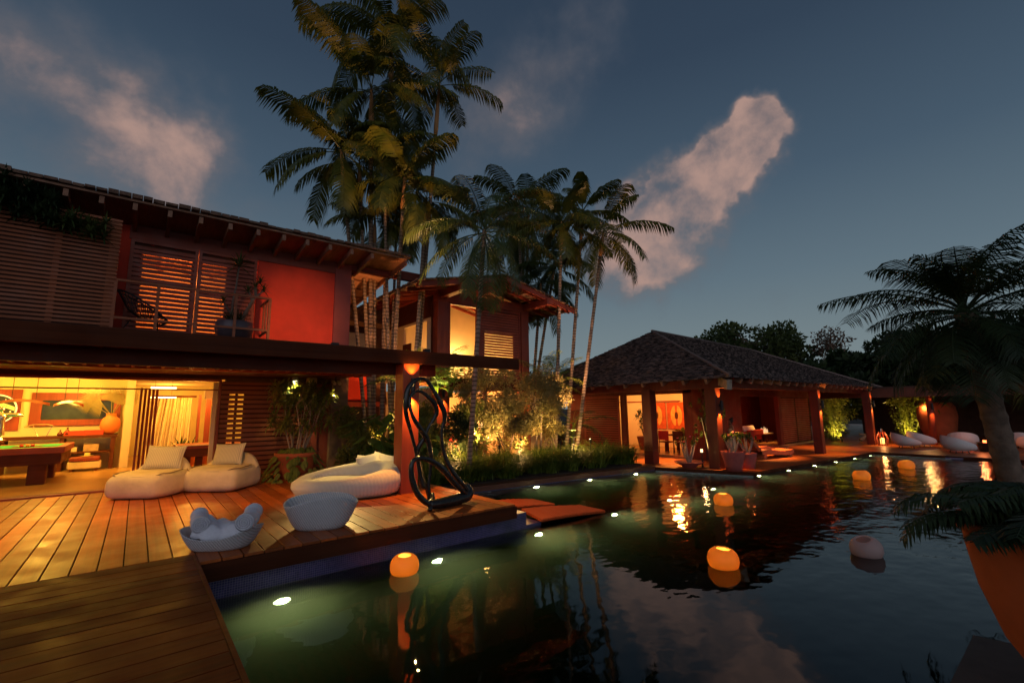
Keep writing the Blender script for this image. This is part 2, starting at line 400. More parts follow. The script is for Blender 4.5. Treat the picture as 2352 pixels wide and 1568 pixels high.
# ================================================================ GROUND, DECKS, POOL
WZ = -.48
pool = [(.74,-6), (1.6,-6), (1.6,.87), (6.03,.83), (6.3,-.4), (9.0,.1), (25.2,.3), (25.2,3.4), (25.4,5.95), (20.5,6.3), (15.3,6.75), (14.2,9.55), (12.3,9.78), (9.0,10.13), (5.62,10.45), (5.62,6.72), (.74,6.72)]
outer = [(-400,-400), (700,-400), (700,700), (-400,700)]
def tess(loops, z):
    tris = tessellate_polygon([[Vector((p[0],p[1],0)) for p in lp] for lp in loops]); allp = [p for lp in loops for p in lp]
    m = MB(); m.v = [(p[0],p[1],z) for p in allp]
    for t in tris:
        a, b, c = (Vector((*allp[i],0)) for i in t)
        m.f.append(tuple(t) if (b-a).cross(c-a).z > 0 else tuple(reversed(t)))
    return m
# ground goes under decks; hole for the pool
struct(tess([outer, pool], -.42).build('ground', M['soil']))
# basin: walls and floor in mosaic and grey plaster
m = MB(); n = len(pool)
for i in range(n):
    a, b = pool[i], pool[(i+1)%n]
    m.quad((*a,-2.0), (*a,-.43), (*b,-.43), (*b,-2.0))
struct(m.build('pool_wall', M['mosaic']))
struct(tess([pool], -2.0).build('pool_floor', M['poolfloor']))
# submerged ledge carrying the long row of pool lights
struct(box(5.6,6.72,-1.999,14.6,6.95,-.85).build('pool_ledge_wall', M['mosaic']))
# tiled wall below the deck edge, standing out of the water
m = MB(); m.box(.70,6.70,-1.3,5.42,6.80,-.10); m.box(5.42,6.70,-1.3,5.76,7.9,-.20); m.box(5.76,6.70,-1.3,6.13,7.4,-.43)
struct(m.build('pool_edge_wall', M['mosaic']))
# water
k = Mat('pool_water')
k.N.remove(k.b)
gl = k.n('ShaderNodeBsdfGlass'); gl.inputs['IOR'].default_value = 1.33; gl.inputs['Roughness'].default_value = .0; gl.inputs['Color'].default_value = (1,1,1,1)
gc = k.n('ShaderNodeNewGeometry')
# long low swells far out, calm close to the deck
w1 = k.noise(1.0, 2, vec=gc.outputs['Position'], stretch=(1.5,2.2,1)); w2 = k.noise(1.0, 3, vec=gc.outputs['Position'], stretch=(5,7.5,1))
sp = k.n('ShaderNodeSeparateXYZ'); k.L.new(gc.outputs['Position'], sp.inputs[0])
mk = k.n('ShaderNodeMapRange'); ln_ = k.n('ShaderNodeVectorMath', operation='LENGTH'); k.L.new(gc.outputs['Position'], ln_.inputs[0]); k.L.new(ln_.outputs['Value'], mk.inputs[0]); mk.inputs[1].default_value = 6.0; mk.inputs[2].default_value = 14; mk.inputs[3].default_value = .13; mk.inputs[4].default_value = .75
hh = k.mathn('ADD', k.mathn('MULTIPLY', w1, .7), k.mathn('MULTIPLY', k.mathn('MULTIPLY', w2, mk.outputs[0]), .28))
hh = k.mathn('MULTIPLY', hh, mk.outputs[0])
bp = k.n('ShaderNodeBump'); bp.inputs['Strength'].default_value = 1; bp.inputs['Distance'].default_value = .06; k.L.new(hh, bp.inputs['Height']); k.L.new(bp.outputs[0], gl.inputs['Normal'])
k.L.new(gl.outputs[0], k.o.inputs['Surface'])
ab = k.n('ShaderNodeVolumeAbsorption'); ab.inputs['Color'].default_value = (.46,.55,.50,1); ab.inputs['Density'].default_value = 2.5
sc_ = k.n('ShaderNodeVolumeScatter'); sc_.inputs['Color'].default_value = (.9,1,.85,1); sc_.inputs['Density'].default_value = .30; sc_.inputs['Anisotropy'].default_value = .3
av = k.n('ShaderNodeAddShader'); k.L.new(ab.outputs[0], av.inputs[0]); k.L.new(sc_.outputs[0], av.inputs[1]); k.L.new(av.outputs[0], k.o.inputs['Volume'])
k.m.cycles.homogeneous_volume = True if hasattr(k.m.cycles, 'homogeneous_volume') else None
wp = [(p[0], p[1]) for p in pool]
top = tess([wp], WZ); bot = tess([wp], -2.05)
m = MB(); m.v = top.v + bot.v; m.f = top.f + [tuple(reversed([i+n for i in f])) for f in bot.f]
m.f += [(i, (i+1)%n, (i+1)%n+n, i+n)[::-1] for i in range(n)]
water = m.build('water', k.m); struct(water)
# coping round the garden side and pavilion deck
cop = [(5.45,10.47), (9.0,10.15), (12.3,9.80), (14.2,9.57)]
m = MB()
for a, b in zip(cop[:-1], cop[1:]):
    d = Vector((b[0]-a[0], b[1]-a[1])).normalized(); nn = Vector((-d.y, d.x))
    q = [(a[0]-nn.x*.03, a[1]-nn.y*.03), (b[0]-nn.x*.03, b[1]-nn.y*.03), (b[0]+nn.x*.32, b[1]+nn.y*.32), (a[0]+nn.x*.32, a[1]+nn.y*.32)]
    m.poly(q, -.46, -.33)
struct(m.build('pool_coping_path', M['stone']))
# pavilion deck: one timber floor on edge beams
pd = [(14.17,9.57), (15.22,6.70), (20.5,6.24), (25.3,5.90), (25.15,.2), (60,.2), (60,17), (14.0,17), (14.0,12.0)]
top = tess([pd], -.38)
struct(top.build('pavilion_deck', M['pavdeck']))
m = MB()
for a, b in ((pd[0],pd[1]), (pd[1],pd[2]), (pd[2],pd[3]), (pd[3],pd[4])):
    m.bar((a[0],a[1],-.445), (b[0],b[1],-.445), .05, .124)
struct(m.build('pavilion_deck_edge', M['fascia']))
# main deck: long boards running away from the pool
m = MB(); x = .70 - 30*.225
while x < 5.42:
    x1 = min(x + .219, 5.42); y0 = 6.60 if x > .68 else 7.02
    h = random.uniform(-.0015,.0015)
    m.box(x+.004, y0, -.035+h, x1-.004, 14.0, 0.0+h); x += .225
struct(m.build('main_deck', M['deck_long'], bevel=.003))
# lower zone of boards running along the pool, beside the camera
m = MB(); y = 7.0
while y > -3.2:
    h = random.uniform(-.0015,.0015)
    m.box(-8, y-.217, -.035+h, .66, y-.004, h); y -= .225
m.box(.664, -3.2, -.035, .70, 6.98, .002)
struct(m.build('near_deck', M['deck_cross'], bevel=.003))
# timber faces below the deck edges
m = MB(); m.box(.70, 6.58, -.24, 5.44, 6.63, -.037); m.box(5.42,6.64,-.19,5.45,10.4,-.037); m.box(.66,-3.2,-.60,.70,6.6,-.037)
m.box(-8,7.0,-.30,5.4,13.9,-.06); m.box(-8,-3.2,-.30,.655,6.99,-.06)
struct(m.build('deck_fascia_path', M['fascia']))
m = MB(); m.box(.66,-3.2,-1.6,.735,6.72,-.24)
struct(m.build('near_deck_wall', M['mosaic']))
# raised platform at the lower right carrying the big pot
struct(MB().poly([(1.58,-6),(8.9,-6),(8.9,.08),(6.25,-.38),(6.02,.84),(1.58,.88)], -.6, -.37).build('pot_platform_path', simple('dark_slate', (.05,.04,.035), .6)))
# garden soil bed behind the coping
struct(MB().poly([(5.5,10.75),(9.0,10.45),(12.4,10.1),(14.0,9.95),(14.0,24),(5.0,24),(5.0,14.0),(5.46,14.0)], -.41, -.28).build('garden_bed_ground', M['soil']))

# ================================================================ MAIN HOUSE
H = thing('main_house', 'long two storey house with red wall, slatted screen and canopy over the timber deck', 'house', (0,14.2,0))
def part(m, name, mat, parent=None, **k): return m.build(name, mat, H if parent is None else parent, **k)
# interior shell of the games room
part(box(-9,13.95,-.05,4.9,24,.05), 'floor', M['intfloor'])
part(box(-9,13.80,-.02,1.7,13.95,.035), 'door_track', M['redbeam'])
m = MB(); m.box(-9,19.6,.05,-.30,19.8,2.9); m.box(3.2,14.5,.05,3.4,24,2.9); m.box(-9,24,.05,4.9,24.2,2.9); m.box(-9.2,13.9,.05,-9,24.2,2.9)
part(m, 'interior_wall', M['yellowwall'])
part(box(-9,14.3,2.82,4.9,24.2,2.9), 'ceiling', M['cream'])
part(box(-.31,19.0,.05,-.10,19.2,2.82), 'column', M['cream'])
m = MB(); m.box(-9,14.25,2.66,1.62,14.45,2.82); part(m, 'ceiling_cove', M['yellowwall'])
# ground floor facade
m = MB(); m.box(-9,14.1,2.56,1.75,14.3,2.95); m.box(1.75,14.1,2.50,4.9,14.3,2.95)
part(m, 'header_wall', M['darkwall'])
m = MB(); m.box(-9,14.06,2.50,1.66,14.30,2.56); m.box(1.60,14.06,.05,1.66,14.3,2.50)
fr_ = part(m, 'window_frame', M['redwood'])
part(box(-9,14.17,2.27,1.60,14.20,2.30), 'door_rail', M['redwood'])
part(box(1.50,14.2,.05,1.595,14.28,2.48), 'white_jamb', M['cream'])
m = MB()
for z in np.arange(.06, 2.5, .125): m.box(1.68, 14.11, z, 3.95, 14.14, z+.085, None)
part(m, 'louver_wall', wood('louver_wood', (.24,.065,.025), .55, axis=0))
m = MB(); m.box(1.66,14.16,.05,1.86,14.2,2.5); m.box(2.00,14.16,.05,2.06,14.2,2.5); m.box(2.20,14.16,.05,4.05,14.2,2.5); m.box(1.86,14.16,.05,2.2,14.2,.5); m.box(1.86,14.16,2.2,2.2,14.2,2.5)
part(m, 'louver_backing', M['darkwood'])
m = MB(); m.box(3.95,14.08,.05,4.12,14.2,2.5)
part(m, 'door_post', M['redwood'])
part(box(4.45,14.0,-.03,4.95,14.35,2.95), 'corner_pillar', simple('brown_plaster', (.22,.12,.07), .8))
part(box(4.12,14.16,.05,4.45,14.24,2.5), 'red_panel', M['redwood'])
# canopy
m = MB(); m.box(-9,8.86,2.68,7.46,8.92,2.96); part(m, 'canopy_fascia', M['fascia'])
m = MB(); m.box(-9,9.32,2.46,5.30,9.46,2.78); part(m, 'canopy_beam', M['darkwood'])
part(MB().poly([(-9,8.93),(4.7,8.93),(4.7,14.15),(-9,14.15)], 2.80, 2.84).build('x', None) and None if False else MB().box(-9,8.93,2.86,4.7,14.08,2.94), 'canopy_roof', M['darkwood'])
m = MB(); x = -8.9
while x < 4.6: m.box(x, 9.47, 2.60, x+.05, 11.6, 2.74); x += .23
m.box(-9,11.6,2.58,4.7,11.66,2.78)
part(m, 'canopy_slats', M['redbeam'])
part(box(-9,11.66,2.66,4.7,14.05,2.72), 'canopy_soffit', wood('soffit_wood', (.16,.035,.018), .55, axis=0))
m = MB(); m.bar((4.6,9.2,2.82),(7.3,9.2,2.82),.10,.10); m.bar((5.2,9.0,2.8),(5.2,14.1,2.8),.12,.14)
part(m, 'canopy_side_beam', M['darkwood'])
post = part(box(4.31,8.93,-.03,4.69,9.31,2.68), 'post', wood('post_wood', (.42,.075,.025), .5, axis=2, var=.2), bevel=.008)
# upper floor: balcony, red wall, shutters
part(box(-9,13.0,3.36,4.9,14.2,3.56), 'balcony_floor', M['darkwood'])
m = MB(); m.box(2.32,14.2,3.5,4.46,14.35,6.0); m.box(-.76,14.2,3.5,-.462,14.35,6.3); m.box(-9,14.22,3.5,-.76,14.35,6.15)
part(m, 'upper_wall', M['redwall'])
part(box(4.46,14.12,2.96,4.95,14.5,6.3), 'upper_pillar', simple('maroon_plaster', (.36,.075,.06), .8, .1, 2))
part(box(-.5,14.16,5.965,4.46,14.35,6.37), 'wall_plate', M['redbeam'])
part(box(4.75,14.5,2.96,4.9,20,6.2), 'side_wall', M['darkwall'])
def louvres(x0, x1, z0, z1, yf, pitch=.113, gaps=(), dz=.088, name='shutter', mat='shutter', parent=None, frame=.07):
    """shutter leaf in the xz plane: frame, slats, solid backing away from the lit gaps"""
    m = MB(); z = z0 + frame
    while z + dz < z1 - frame + .02:
        m.box(x0+frame, yf-.012, z, x1-frame, yf+.018, z+dz); z += pitch
    p = part(m, name, M[mat], parent)
    m = MB(); m.box(x0,yf-.03,z0,x0+frame,yf+.04,z1); m.box(x1-frame,yf-.03,z0,x1,yf+.04,z1); m.box(x0+frame,yf-.03,z1-frame,x1-frame,yf+.04,z1); m.box(x0+frame,yf-.03,z0,x1-frame,yf+.04,z0+frame)
    part(m, 'frame', M[mat], p)
    return p
s1 = louvres(-.46, .92, 3.62, 5.96, 14.18)
s2 = louvres(.93, 2.30, 3.62, 5.96, 14.185)
m = MB(); m.box(-.39,14.22,3.6,-.20,14.26,5.95); m.box(-.20,14.22,5.66,.80,14.26,5.95); m.box(.80,14.22,3.6,.86,14.26,5.95); m.box(-.20,14.22,4.84,.80,14.26,4.95)
part(m, 'backing', M['darkwood'], s1)
m = MB(); m.box(.98,14.225,3.6,1.02,14.265,5.95); m.box(1.02,14.225,5.62,1.58,14.265,5.95); m.box(1.58,14.225,3.6,2.3,14.265,5.95); m.box(1.02,14.225,4.80,1.58,14.265,4.90)
part(m, 'backing', M['darkwood'], s2)
# lit bedroom behind
m = MB(); m.box(-3,16.8,3.5,4,16.9,6.4); m.box(-3,14.4,3.4,4,16.8,3.5); m.box(-3,14.4,6.3,4,16.8,6.36); m.box(2.35,14.4,3.5,2.45,16.8,6.3); m.box(-.8,14.4,3.5,-.7,16.8,6.3)
part(m, 'bedroom_wall', M['cream'])
# slatted screen
m = MB(); z = 3.60
while z < 5.98: m.box(-9, 13.08, z, -.60, 13.105, z+.052); z += .0875
scr = part(m, 'slatted_screen', M['slat'])
for xx,hw in ((-8.2,.05),(-6.9,.05),(-5.5,.05),(-4.2,.05),(-2.9,.05),(-1.58,.05),(-.70,.08)): part(box(xx-hw,13.108,3.56,xx+hw,13.17,6.0), 'post', M['slat'], scr)
part(box(-9,13.35,3.56,-.75,13.42,5.95), 'screen_backing', M['darkwall'])
# railing
m = MB(); m.bar((-.6,13.1,4.645),(2.48,13.1,4.645),.06,.05); m.bar((-.6,13.1,3.80),(2.48,13.1,3.80),.04,.05)
m.bar((2.48,13.1,4.645),(2.48,14.2,4.645),.06,.05); m.bar((2.48,13.1,3.80),(2.48,14.2,3.80),.04,.05)
ral = part(m, 'balcony_railing', M['slat'])
for xx in (-.60,.154,.896,1.71,2.48): part(box(xx-.03,13.07,3.56,xx+.03,13.13,4.62), 'post', M['slat'], ral)
for yy in (13.5,13.85): part(box(2.46,yy-.02,3.8,2.50,yy+.02,4.62), 'post', M['slat'], ral)
# roof: shallow fall to the rear
sl = -math.tan(math.radians(7))
def rz(y, z0): return z0 + (y-13.0)*sl
m = MB()
def slab(x0,x1,y0,y1,za,zb,z0):
    i = len(m.v)
    m.v += [(x0,y0,rz(y0,z0)+za),(x1,y0,rz(y0,z0)+za),(x1,y1,rz(y1,z0)+za),(x0,y1,rz(y1,z0)+za),(x0,y0,rz(y0,z0)+zb),(x1,y0,rz(y0,z0)+zb),(x1,y1,rz(y1,z0)+zb),(x0,y1,rz(y1,z0)+zb)]
    m.f += [(i,i+3,i+2,i+1),(i+4,i+5,i+6,i+7),(i,i+1,i+5,i+4),(i+1,i+2,i+6,i+5),(i+2,i+3,i+7,i+6),(i+3,i,i+4,i+7)]
slab(-9,6.35,12.95,20,0,.05,6.46); roof = part(m, 'roof', M['rafter'])
m = MB(); x = -9.0
while x < 6.4:
    wd = random.uniform(.17,.25); yy = 12.88 + random.uniform(-.04,.03); h = random.uniform(.035,.075)
    for s in range(14): 
        y0 = yy + s*.5; slab(x, x+wd-.012, y0, y0+.56, .055+.01*random.random(), .075+h, 6.46)
    x += wd
part(m, 'tiles', M['clay'], roof)
rafters = [-3.4,-2.75,-2.15,-1.56,-.99,-.42,.22,.83,1.45,2.08,2.70,3.30,3.92,4.54,5.17]
for xx in rafters:
    m = MB(); m.bar((xx,12.98,rz(12.98,6.36)),(xx,19.5,rz(19.5,6.36)),.085,.17,up=(0,0,1)); part(m, 'rafter', M['rafter'], roof)
m = MB()
for yy in (15.2,16.0,16.8,17.6,18.4,19.2): m.bar((4.9,yy,rz(yy,6.43)),(6.35,yy,rz(yy,6.43)),.06,.05)
m.bar((6.3,13.0,rz(13,6.38)),(6.3,20,rz(20,6.38)),.06,.16)
part(m, 'batten', M['rafter'], roof)
m = MB(); m.box(4.95,14.12,6.16,7.50,14.32,6.46); m.box(4.95,14.10,6.462,6.6,14.34,6.60); part(m, 'end_beam', M['redbeam'], bevel=.01)
# rear wing joining the two houses
m = MB(); m.box(4.9,18.6,-.3,8.2,18.8,5.6); m2 = m
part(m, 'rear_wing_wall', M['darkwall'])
part(box(4.9,17.6,5.2,8.2,21,5.75), 'rear_wing_roof', M['clay'])
m = MB(); m.box(5.6,18.5,3.5,7.4,18.58,4.9); rw = part(m, 'window', simple('net_blind', (.38,.38,.40), .7, .1, 3))
m = MB(); m.box(6.0,18.44,4.2,6.45,18.49,4.45); m.box(6.0,18.44,3.85,6.4,18.49,4.0); part(m, 'pane', simple('pale_blind', (.6,.6,.62), .6), rw)
m = MB(); m.box(5.1,18.5,2.1,6.3,18.58,3.1); m.box(6.4,18.5,2.1,7.6,18.58,3.1)
part(m, 'red_wall_panel', M['redwall'])
m = MB(); m.box(5.0,18.42,1.86,8.1,18.5,2.06); m.box(5.0,18.42,-.2,5.12,18.5,1.86); m.box(6.1,18.42,-.2,6.35,18.5,1.86); m.box(7.4,18.42,-.2,7.6,18.5,1.86)
part(m, 'rear_window_frame', M['redwood'])
part(box(5.12,18.50,-.2,7.4,18.52,1.86), 'rear_glass', simple('dark_glass', (.02,.02,.015), .05, .1, 2, 0))
# interior lamps of the house (ceiling downlights are built below as things)
point((.6,15.4,5.4), 75, (1,.24,.04), .2, H, 'bedroom_light')
point((1.3,15.6,4.3), 40, (1,.24,.04), .2, H, 'bedroom_light')
# ================================================================ GUEST HOUSE
G = thing('guest_house', 'smaller gabled red timber guest house lit inside, behind the garden trees', 'house', (10.3,14.2,-.3))
def gp(m, name, mat, parent=None, **k): return m.build(name, mat, G if parent is None else parent, **k)
gp(box(8.12,14.15,-.3,8.56,14.5,5.75), 'post', M['redwood'], bevel=.01)
gp(box(12.08,14.15,-.3,12.48,14.5,5.75), 'post', M['redwood'], bevel=.01)
gp(box(8.1,14.13,5.66,12.5,14.45,6.02), 'beam', M['redbeam'])
gp(box(8.0,14.05,2.50,12.6,14.45,2.84), 'floor_beam', M['darkwood'])
m = MB(); m.box(8.562,14.2,2.84,8.68,14.36,5.66); m.box(9.90,14.2,2.84,10.0,14.36,5.66); m.box(8.68,14.2,5.58,9.90,14.36,5.66)
gp(m, 'window_frame', M['redwood'])
def glouv(x0,x1,z0,z1,yf,pitch=.105,dz=.078,frame=.09,nm='shutter',mat='shutter'):
    m = MB(); z = z0+frame
    while z+dz < z1-frame+.02: m.box(x0+frame,yf-.012,z,x1-frame,yf+.018,z+dz); z += pitch
    p = gp(m, nm, M[mat]); m = MB(); m.box(x0,yf-.03,z0,x0+frame,yf+.05,z1); m.box(x1-frame,yf-.03,z0,x1,yf+.05,z1); m.box(x0+frame,yf-.03,z1-frame,x1-frame,yf+.05,z1); m.box(x0+frame,yf-.03,z0,x1-frame,yf+.05,z0+frame)
    gp(m, 'frame', M['redbeam'], p); return p
gs = glouv(10.01,12.07,2.84,5.655,14.24)
m = MB(); m.box(10.05,14.30,4.7,12.05,14.34,5.65); m.box(11.75,14.30,2.84,12.05,14.34,4.7); m.box(10.05,14.30,2.84,10.3,14.34,4.7)
gp(m, 'backing', M['darkwood'], gs)
# room shell
m = MB(); m.box(8.2,17.6,2.84,12.4,17.7,6.4); m.box(12.35,14.5,2.84,12.45,17.6,6.0); m.box(8.15,14.5,2.84,8.25,15.0,5.9); m.box(8.15,16.9,2.84,8.25,21,5.9); m.box(8.15,15.0,5.0,8.25,16.9,5.9)
gp(m, 'wall', M['cream'])
gp(box(8.2,14.46,2.72,12.4,17.6,2.83), 'upper_floor', M['intfloor'])
m = MB(); m.box(8.1,14.5,5.1,8.14,18.5,5.9); gp(m, 'side_fascia', M['darkwood'])
gp(box(8.10,14.5,3.0,8.14,14.6,5.1), 'side_window_frame', M['darkwood'])
gp(box(8.10,16.2,3.0,8.14,16.9,4.3), 'side_door_panel', M['darkwood'])
# gable roof
RX, RZ_, HS, FY, BY = 10.2, 6.52, 3.65, 12.75, 19.5
dzr = .80
def roofslab(m, za, zb, y0, y1, x0=0, x1=1):
    for s in (-1, 1):
        i = len(m.v); xa, xb = RX+s*HS*x0, RX+s*HS*x1; a, b = RZ_-dzr*x0, RZ_-dzr*x1
        m.v += [(xa,y0,a+za),(xb,y0,b+za),(xb,y1,b+za),(xa,y1,a+za),(xa,y0,a+zb),(xb,y0,b+zb),(xb,y1,b+zb),(xa,y1,a+zb)]
        m.f += [(i,i+3,i+2,i+1),(i+4,i+5,i+6,i+7),(i,i+1,i+5,i+4),(i+1,i+2,i+6,i+5),(i+2,i+3,i+7,i+6),(i+3,i,i+4,i+7)]
m = MB(); roofslab(m, .0, .03, FY+.05, BY); groof = gp(m, 'roof', M['clay'])
m = MB(); roofslab(m, -.15, .03, FY-.02, FY+.045, 0.0, .985); gp(m, 'bargeboard', M['redbeam'], groof)
m = MB(); ny = 24; nx = 16
for s in (-1, 1):
    for a in range(nx):
        u0 = a/nx; u1 = (a+1.12)/nx; z0 = RZ_-dzr*u0; z1 = RZ_-dzr*u1
        y = FY-.10+random.uniform(-.03,.03)
        while y < BY:
            wd = random.uniform(.16,.22); h = random.uniform(.05,.075)
            i = len(m.v); xa, xb = RX+s*HS*u0, RX+s*HS*u1
            m.v += [(xa,y,z0+.035),(xb,y,z1+.055),(xb,y+wd,z1+.055),(xa,y+wd,z0+.035),(xa,y+wd*.2,z0+.03+h),(xb,y+wd*.2,z1+.05+h),(xb,y+wd*.8,z1+.05+h),(xa,y+wd*.8,z0+.03+h)]
            m.f += [(i,i+3,i+2,i+1),(i+4,i+5,i+6,i+7),(i,i+1,i+5,i+4),(i+1,i+2,i+6,i+5),(i+2,i+3,i+7,i+6),(i+3,i,i+4,i+7)]
            y += wd
gp(m, 'tiles', M['clay'], groof)
for s in (-1,1):
    for yy in np.arange(13.0, 19.4, .62):
        m = MB(); m.bar((RX,yy,RZ_-.07),(RX+s*HS*.97,yy,RZ_-dzr*.97-.07),.07,.12); gp(m, 'rafter', M['redbeam'], groof)
m = MB(); m.bar((RX,FY+.06,RZ_-.24),(RX,BY,RZ_-.24),.14,.24)
gp(m, 'ridge_beam', M['redbeam'])
for xx in (8.34,12.28): gp(box(xx-.14,12.62,5.74,xx+.14,14.12,6.0), 'bracket_beam', M['redbeam'], bevel=.01)
m = MB()
for s in (-1,1):
    for u in (.15,.35,.5,.85): m.bar((RX+s*HS*u,FY+.05,RZ_-dzr*u-.03),(RX+s*HS*u,BY,RZ_-dzr*u-.03),.04,.04)
gp(m, 'batten', M['rafter'], groof)
# ground floor: lit sitting room behind glass
m = MB(); m.box(8.2,18.5,-.3,12.4,18.6,2.5); m.box(12.35,14.6,-.3,12.4,18.5,2.5); m.box(8.2,14.6,-.3,8.25,18.5,2.5)
gp(m, 'room_wall', M['cream'])
gp(box(8.2,14.4,-.3,12.4,18.5,-.22), 'ground_floor', M['intfloor'])
m = MB(); m.box(10.2,14.18,-.3,10.32,14.3,2.5); m.box(8.56,14.18,-.3,8.66,14.3,2.5); m.box(8.66,14.18,-.3,12.08,14.3,-.05); m.box(11.2,14.18,-.05,11.30,14.3,2.5); m.box(8.66,14.18,2.38,12.08,14.3,2.5)
gp(m, 'door_frame', M['redwood'])
point((10.9,17.25,3.75), 170, (1,.62,.18), .12, G, 'room_light')
point((11.3,15.6,3.8), 60, (1,.45,.12), .15, G, 'room_light')
point((10.0,16.5,1.9), 260, (1,.42,.10), .2, G, 'room_light')
point((11.4,16.0,1.6), 130, (1,.42,.10), .2, G, 'room_light')
spot((10.2,14.9,5.2),(10.3,13.1,6.4), 40, (1,.42,.1), 120, 1, .1, G, 'gable_light')  # unseen spot without a fixture, added to brighten the gable rafters
# ================================================================ PAVILION
V = thing('pavilion', 'open sided pavilion with hipped shingle roof and red timber posts beside the pool', 'pavilion', (14.6,7,-.38))
def vp(m, name, mat, parent=None, **k): return m.build(name, mat, V if parent is None else parent, **k)
M['pavwood'] = wood('pavilion_wood', (.16,.028,.014), .6, axis=2, var=.25)
PX0, PX1, PY0, PY1, EZ, AZ = 14.5, 32.3, 6.9, 17.2, 2.60, 5.15
YM = (PY0+PY1)/2; HX = (PY1-PY0)/2*.73
A_ = (PX0+HX, YM, AZ); B_ = (PX1-HX, YM, AZ-.15)
c0, c1, c2, c3 = (PX0,PY0,EZ),(PX1,PY0,EZ-.03),(PX1,PY1,EZ),(PX0,PY1,EZ-.1)
def face(m, P, off):
    P = [Vector(p)+Vector((0,0,off)) for p in P]
    i = len(m.v); m.v += [tuple(p) for p in P]; m.f.append(tuple(range(i,i+len(P))))
m = MB(); face(m,(c0,c1,B_,A_),0); face(m,(c1,c2,B_),0); face(m,(c2,c3,A_,B_),0); face(m,(c3,c0,A_),0)
vroof = vp(m, 'roof', M['darkwood'])
# shingle courses: overlapping ragged strips laid on each slope
def courses(m, e0, e1, r0, r1, nrow, step=.22):
    """rows from the eave e0-e1 up to r0-r1"""
    e0,e1,r0,r1 = map(Vector,(e0,e1,r0,r1))
    nrm = (e1-e0).cross(r0-e0).normalized()
    if nrm.z < 0: nrm = -nrm
    for r in range(nrow):
        t0 = r/nrow; t1 = (r+1.55)/nrow
        a = e0.lerp(r0,t0); b = e1.lerp(r1,t0); a1 = e0.lerp(r0,min(t1,1)); b1 = e1.lerp(r1,min(t1,1))
        ln = (b-a).length; nn = max(1,int(ln/step))
        for q in range(nn):
            j = random.uniform(-.3,.3)/nn if 0<q else 0
            u0 = q/nn + j*.3; u1 = (q+1)/nn
            lift = random.uniform(.018,.06); dr = random.uniform(-.5,.2)/nrow
            d = (e0-r0).normalized()*max(0,-dr*8)*.5
            p0 = a.lerp(b,u0)+nrm*lift+d; p1 = a.lerp(b,u1)+nrm*lift+d; p2 = a1.lerp(b1,u1)+nrm*.006; p3 = a1.lerp(b1,u0)+nrm*.006
            m.quad(p0,p1,p2,p3); m.quad(a.lerp(b,u0)+d,a.lerp(b,u1)+d,p1,p0)
m = MB()
o_ = .12
E0 = Vector(c0)+Vector((-o_,-o_,0)); E1 = Vector(c1)+Vector((o_,-o_,0)); E2 = Vector(c2)+Vector((o_,o_,0)); E3 = Vector(c3)+Vector((-o_,o_,0))
courses(m,E0,E1,A_,B_,62,.15); courses(m,E3,E0,A_,A_,62,.15); courses(m,E1,E2,B_,B_,30,.4)
vp(m, 'shingles', M['shingle'], vroof)
m = MB(); m.tube([Vector(A_)+Vector((0,0,.04)), Vector(B_)+Vector((0,0,.04))], .07, 6); m.tube([Vector(A_)+Vector((0,0,.04)), E0+Vector((0,0,.06))], .05, 6); m.tube([Vector(B_)+Vector((0,0,.04)), E1+Vector((0,0,.06))], .05, 6)
vp(m, 'ridge_cap', M['shingle'], vroof)
for yy in np.arange(7.6, 16.9, .82): xe = min(16.6, 14.42+max(.4,(yy-6.9)*.66)); vp(MB().bar((14.42,yy,2.50),(xe,yy,2.50+(xe-14.42)*.44),.09,.16), 'rafter', M['rafter'], vroof)
for xx in np.arange(15.3, 31.8, .80): ye = min(9.4, 6.84+max(.45,(xx-14.5)*1.2)); vp(MB().bar((xx,6.84,2.50),(xx,ye,2.50+(ye-6.84)*.41),.09,.16), 'rafter', M['rafter'], vroof)
vp(MB().bar((14.45,6.85,2.36),(16.6,9.0,3.1),.16,.30), 'hip_beam', simple('weathered_beam', (.34,.27,.20), .8), vroof)
m = MB(); m.box(14.95,7.35,2.30,31.6,7.6,2.62); m.box(14.95,7.6,2.30,15.2,16.8,2.62); vp(m, 'ring_beam', M['pavwood'])
pposts = [(15.05,10.25), (15.35,7.90), (23.1,7.25), (29.75,6.95)]
PW = wood('pavilion_post_wood', (.14,.025,.012), .5, axis=2, var=.25)
for i,(px_,py_) in enumerate(pposts):
    hw = .19 if i<2 else .17
    vp(box(px_-hw,py_-hw,-.38,px_+hw,py_+hw,2.35), 'post', PW, bevel=.01)
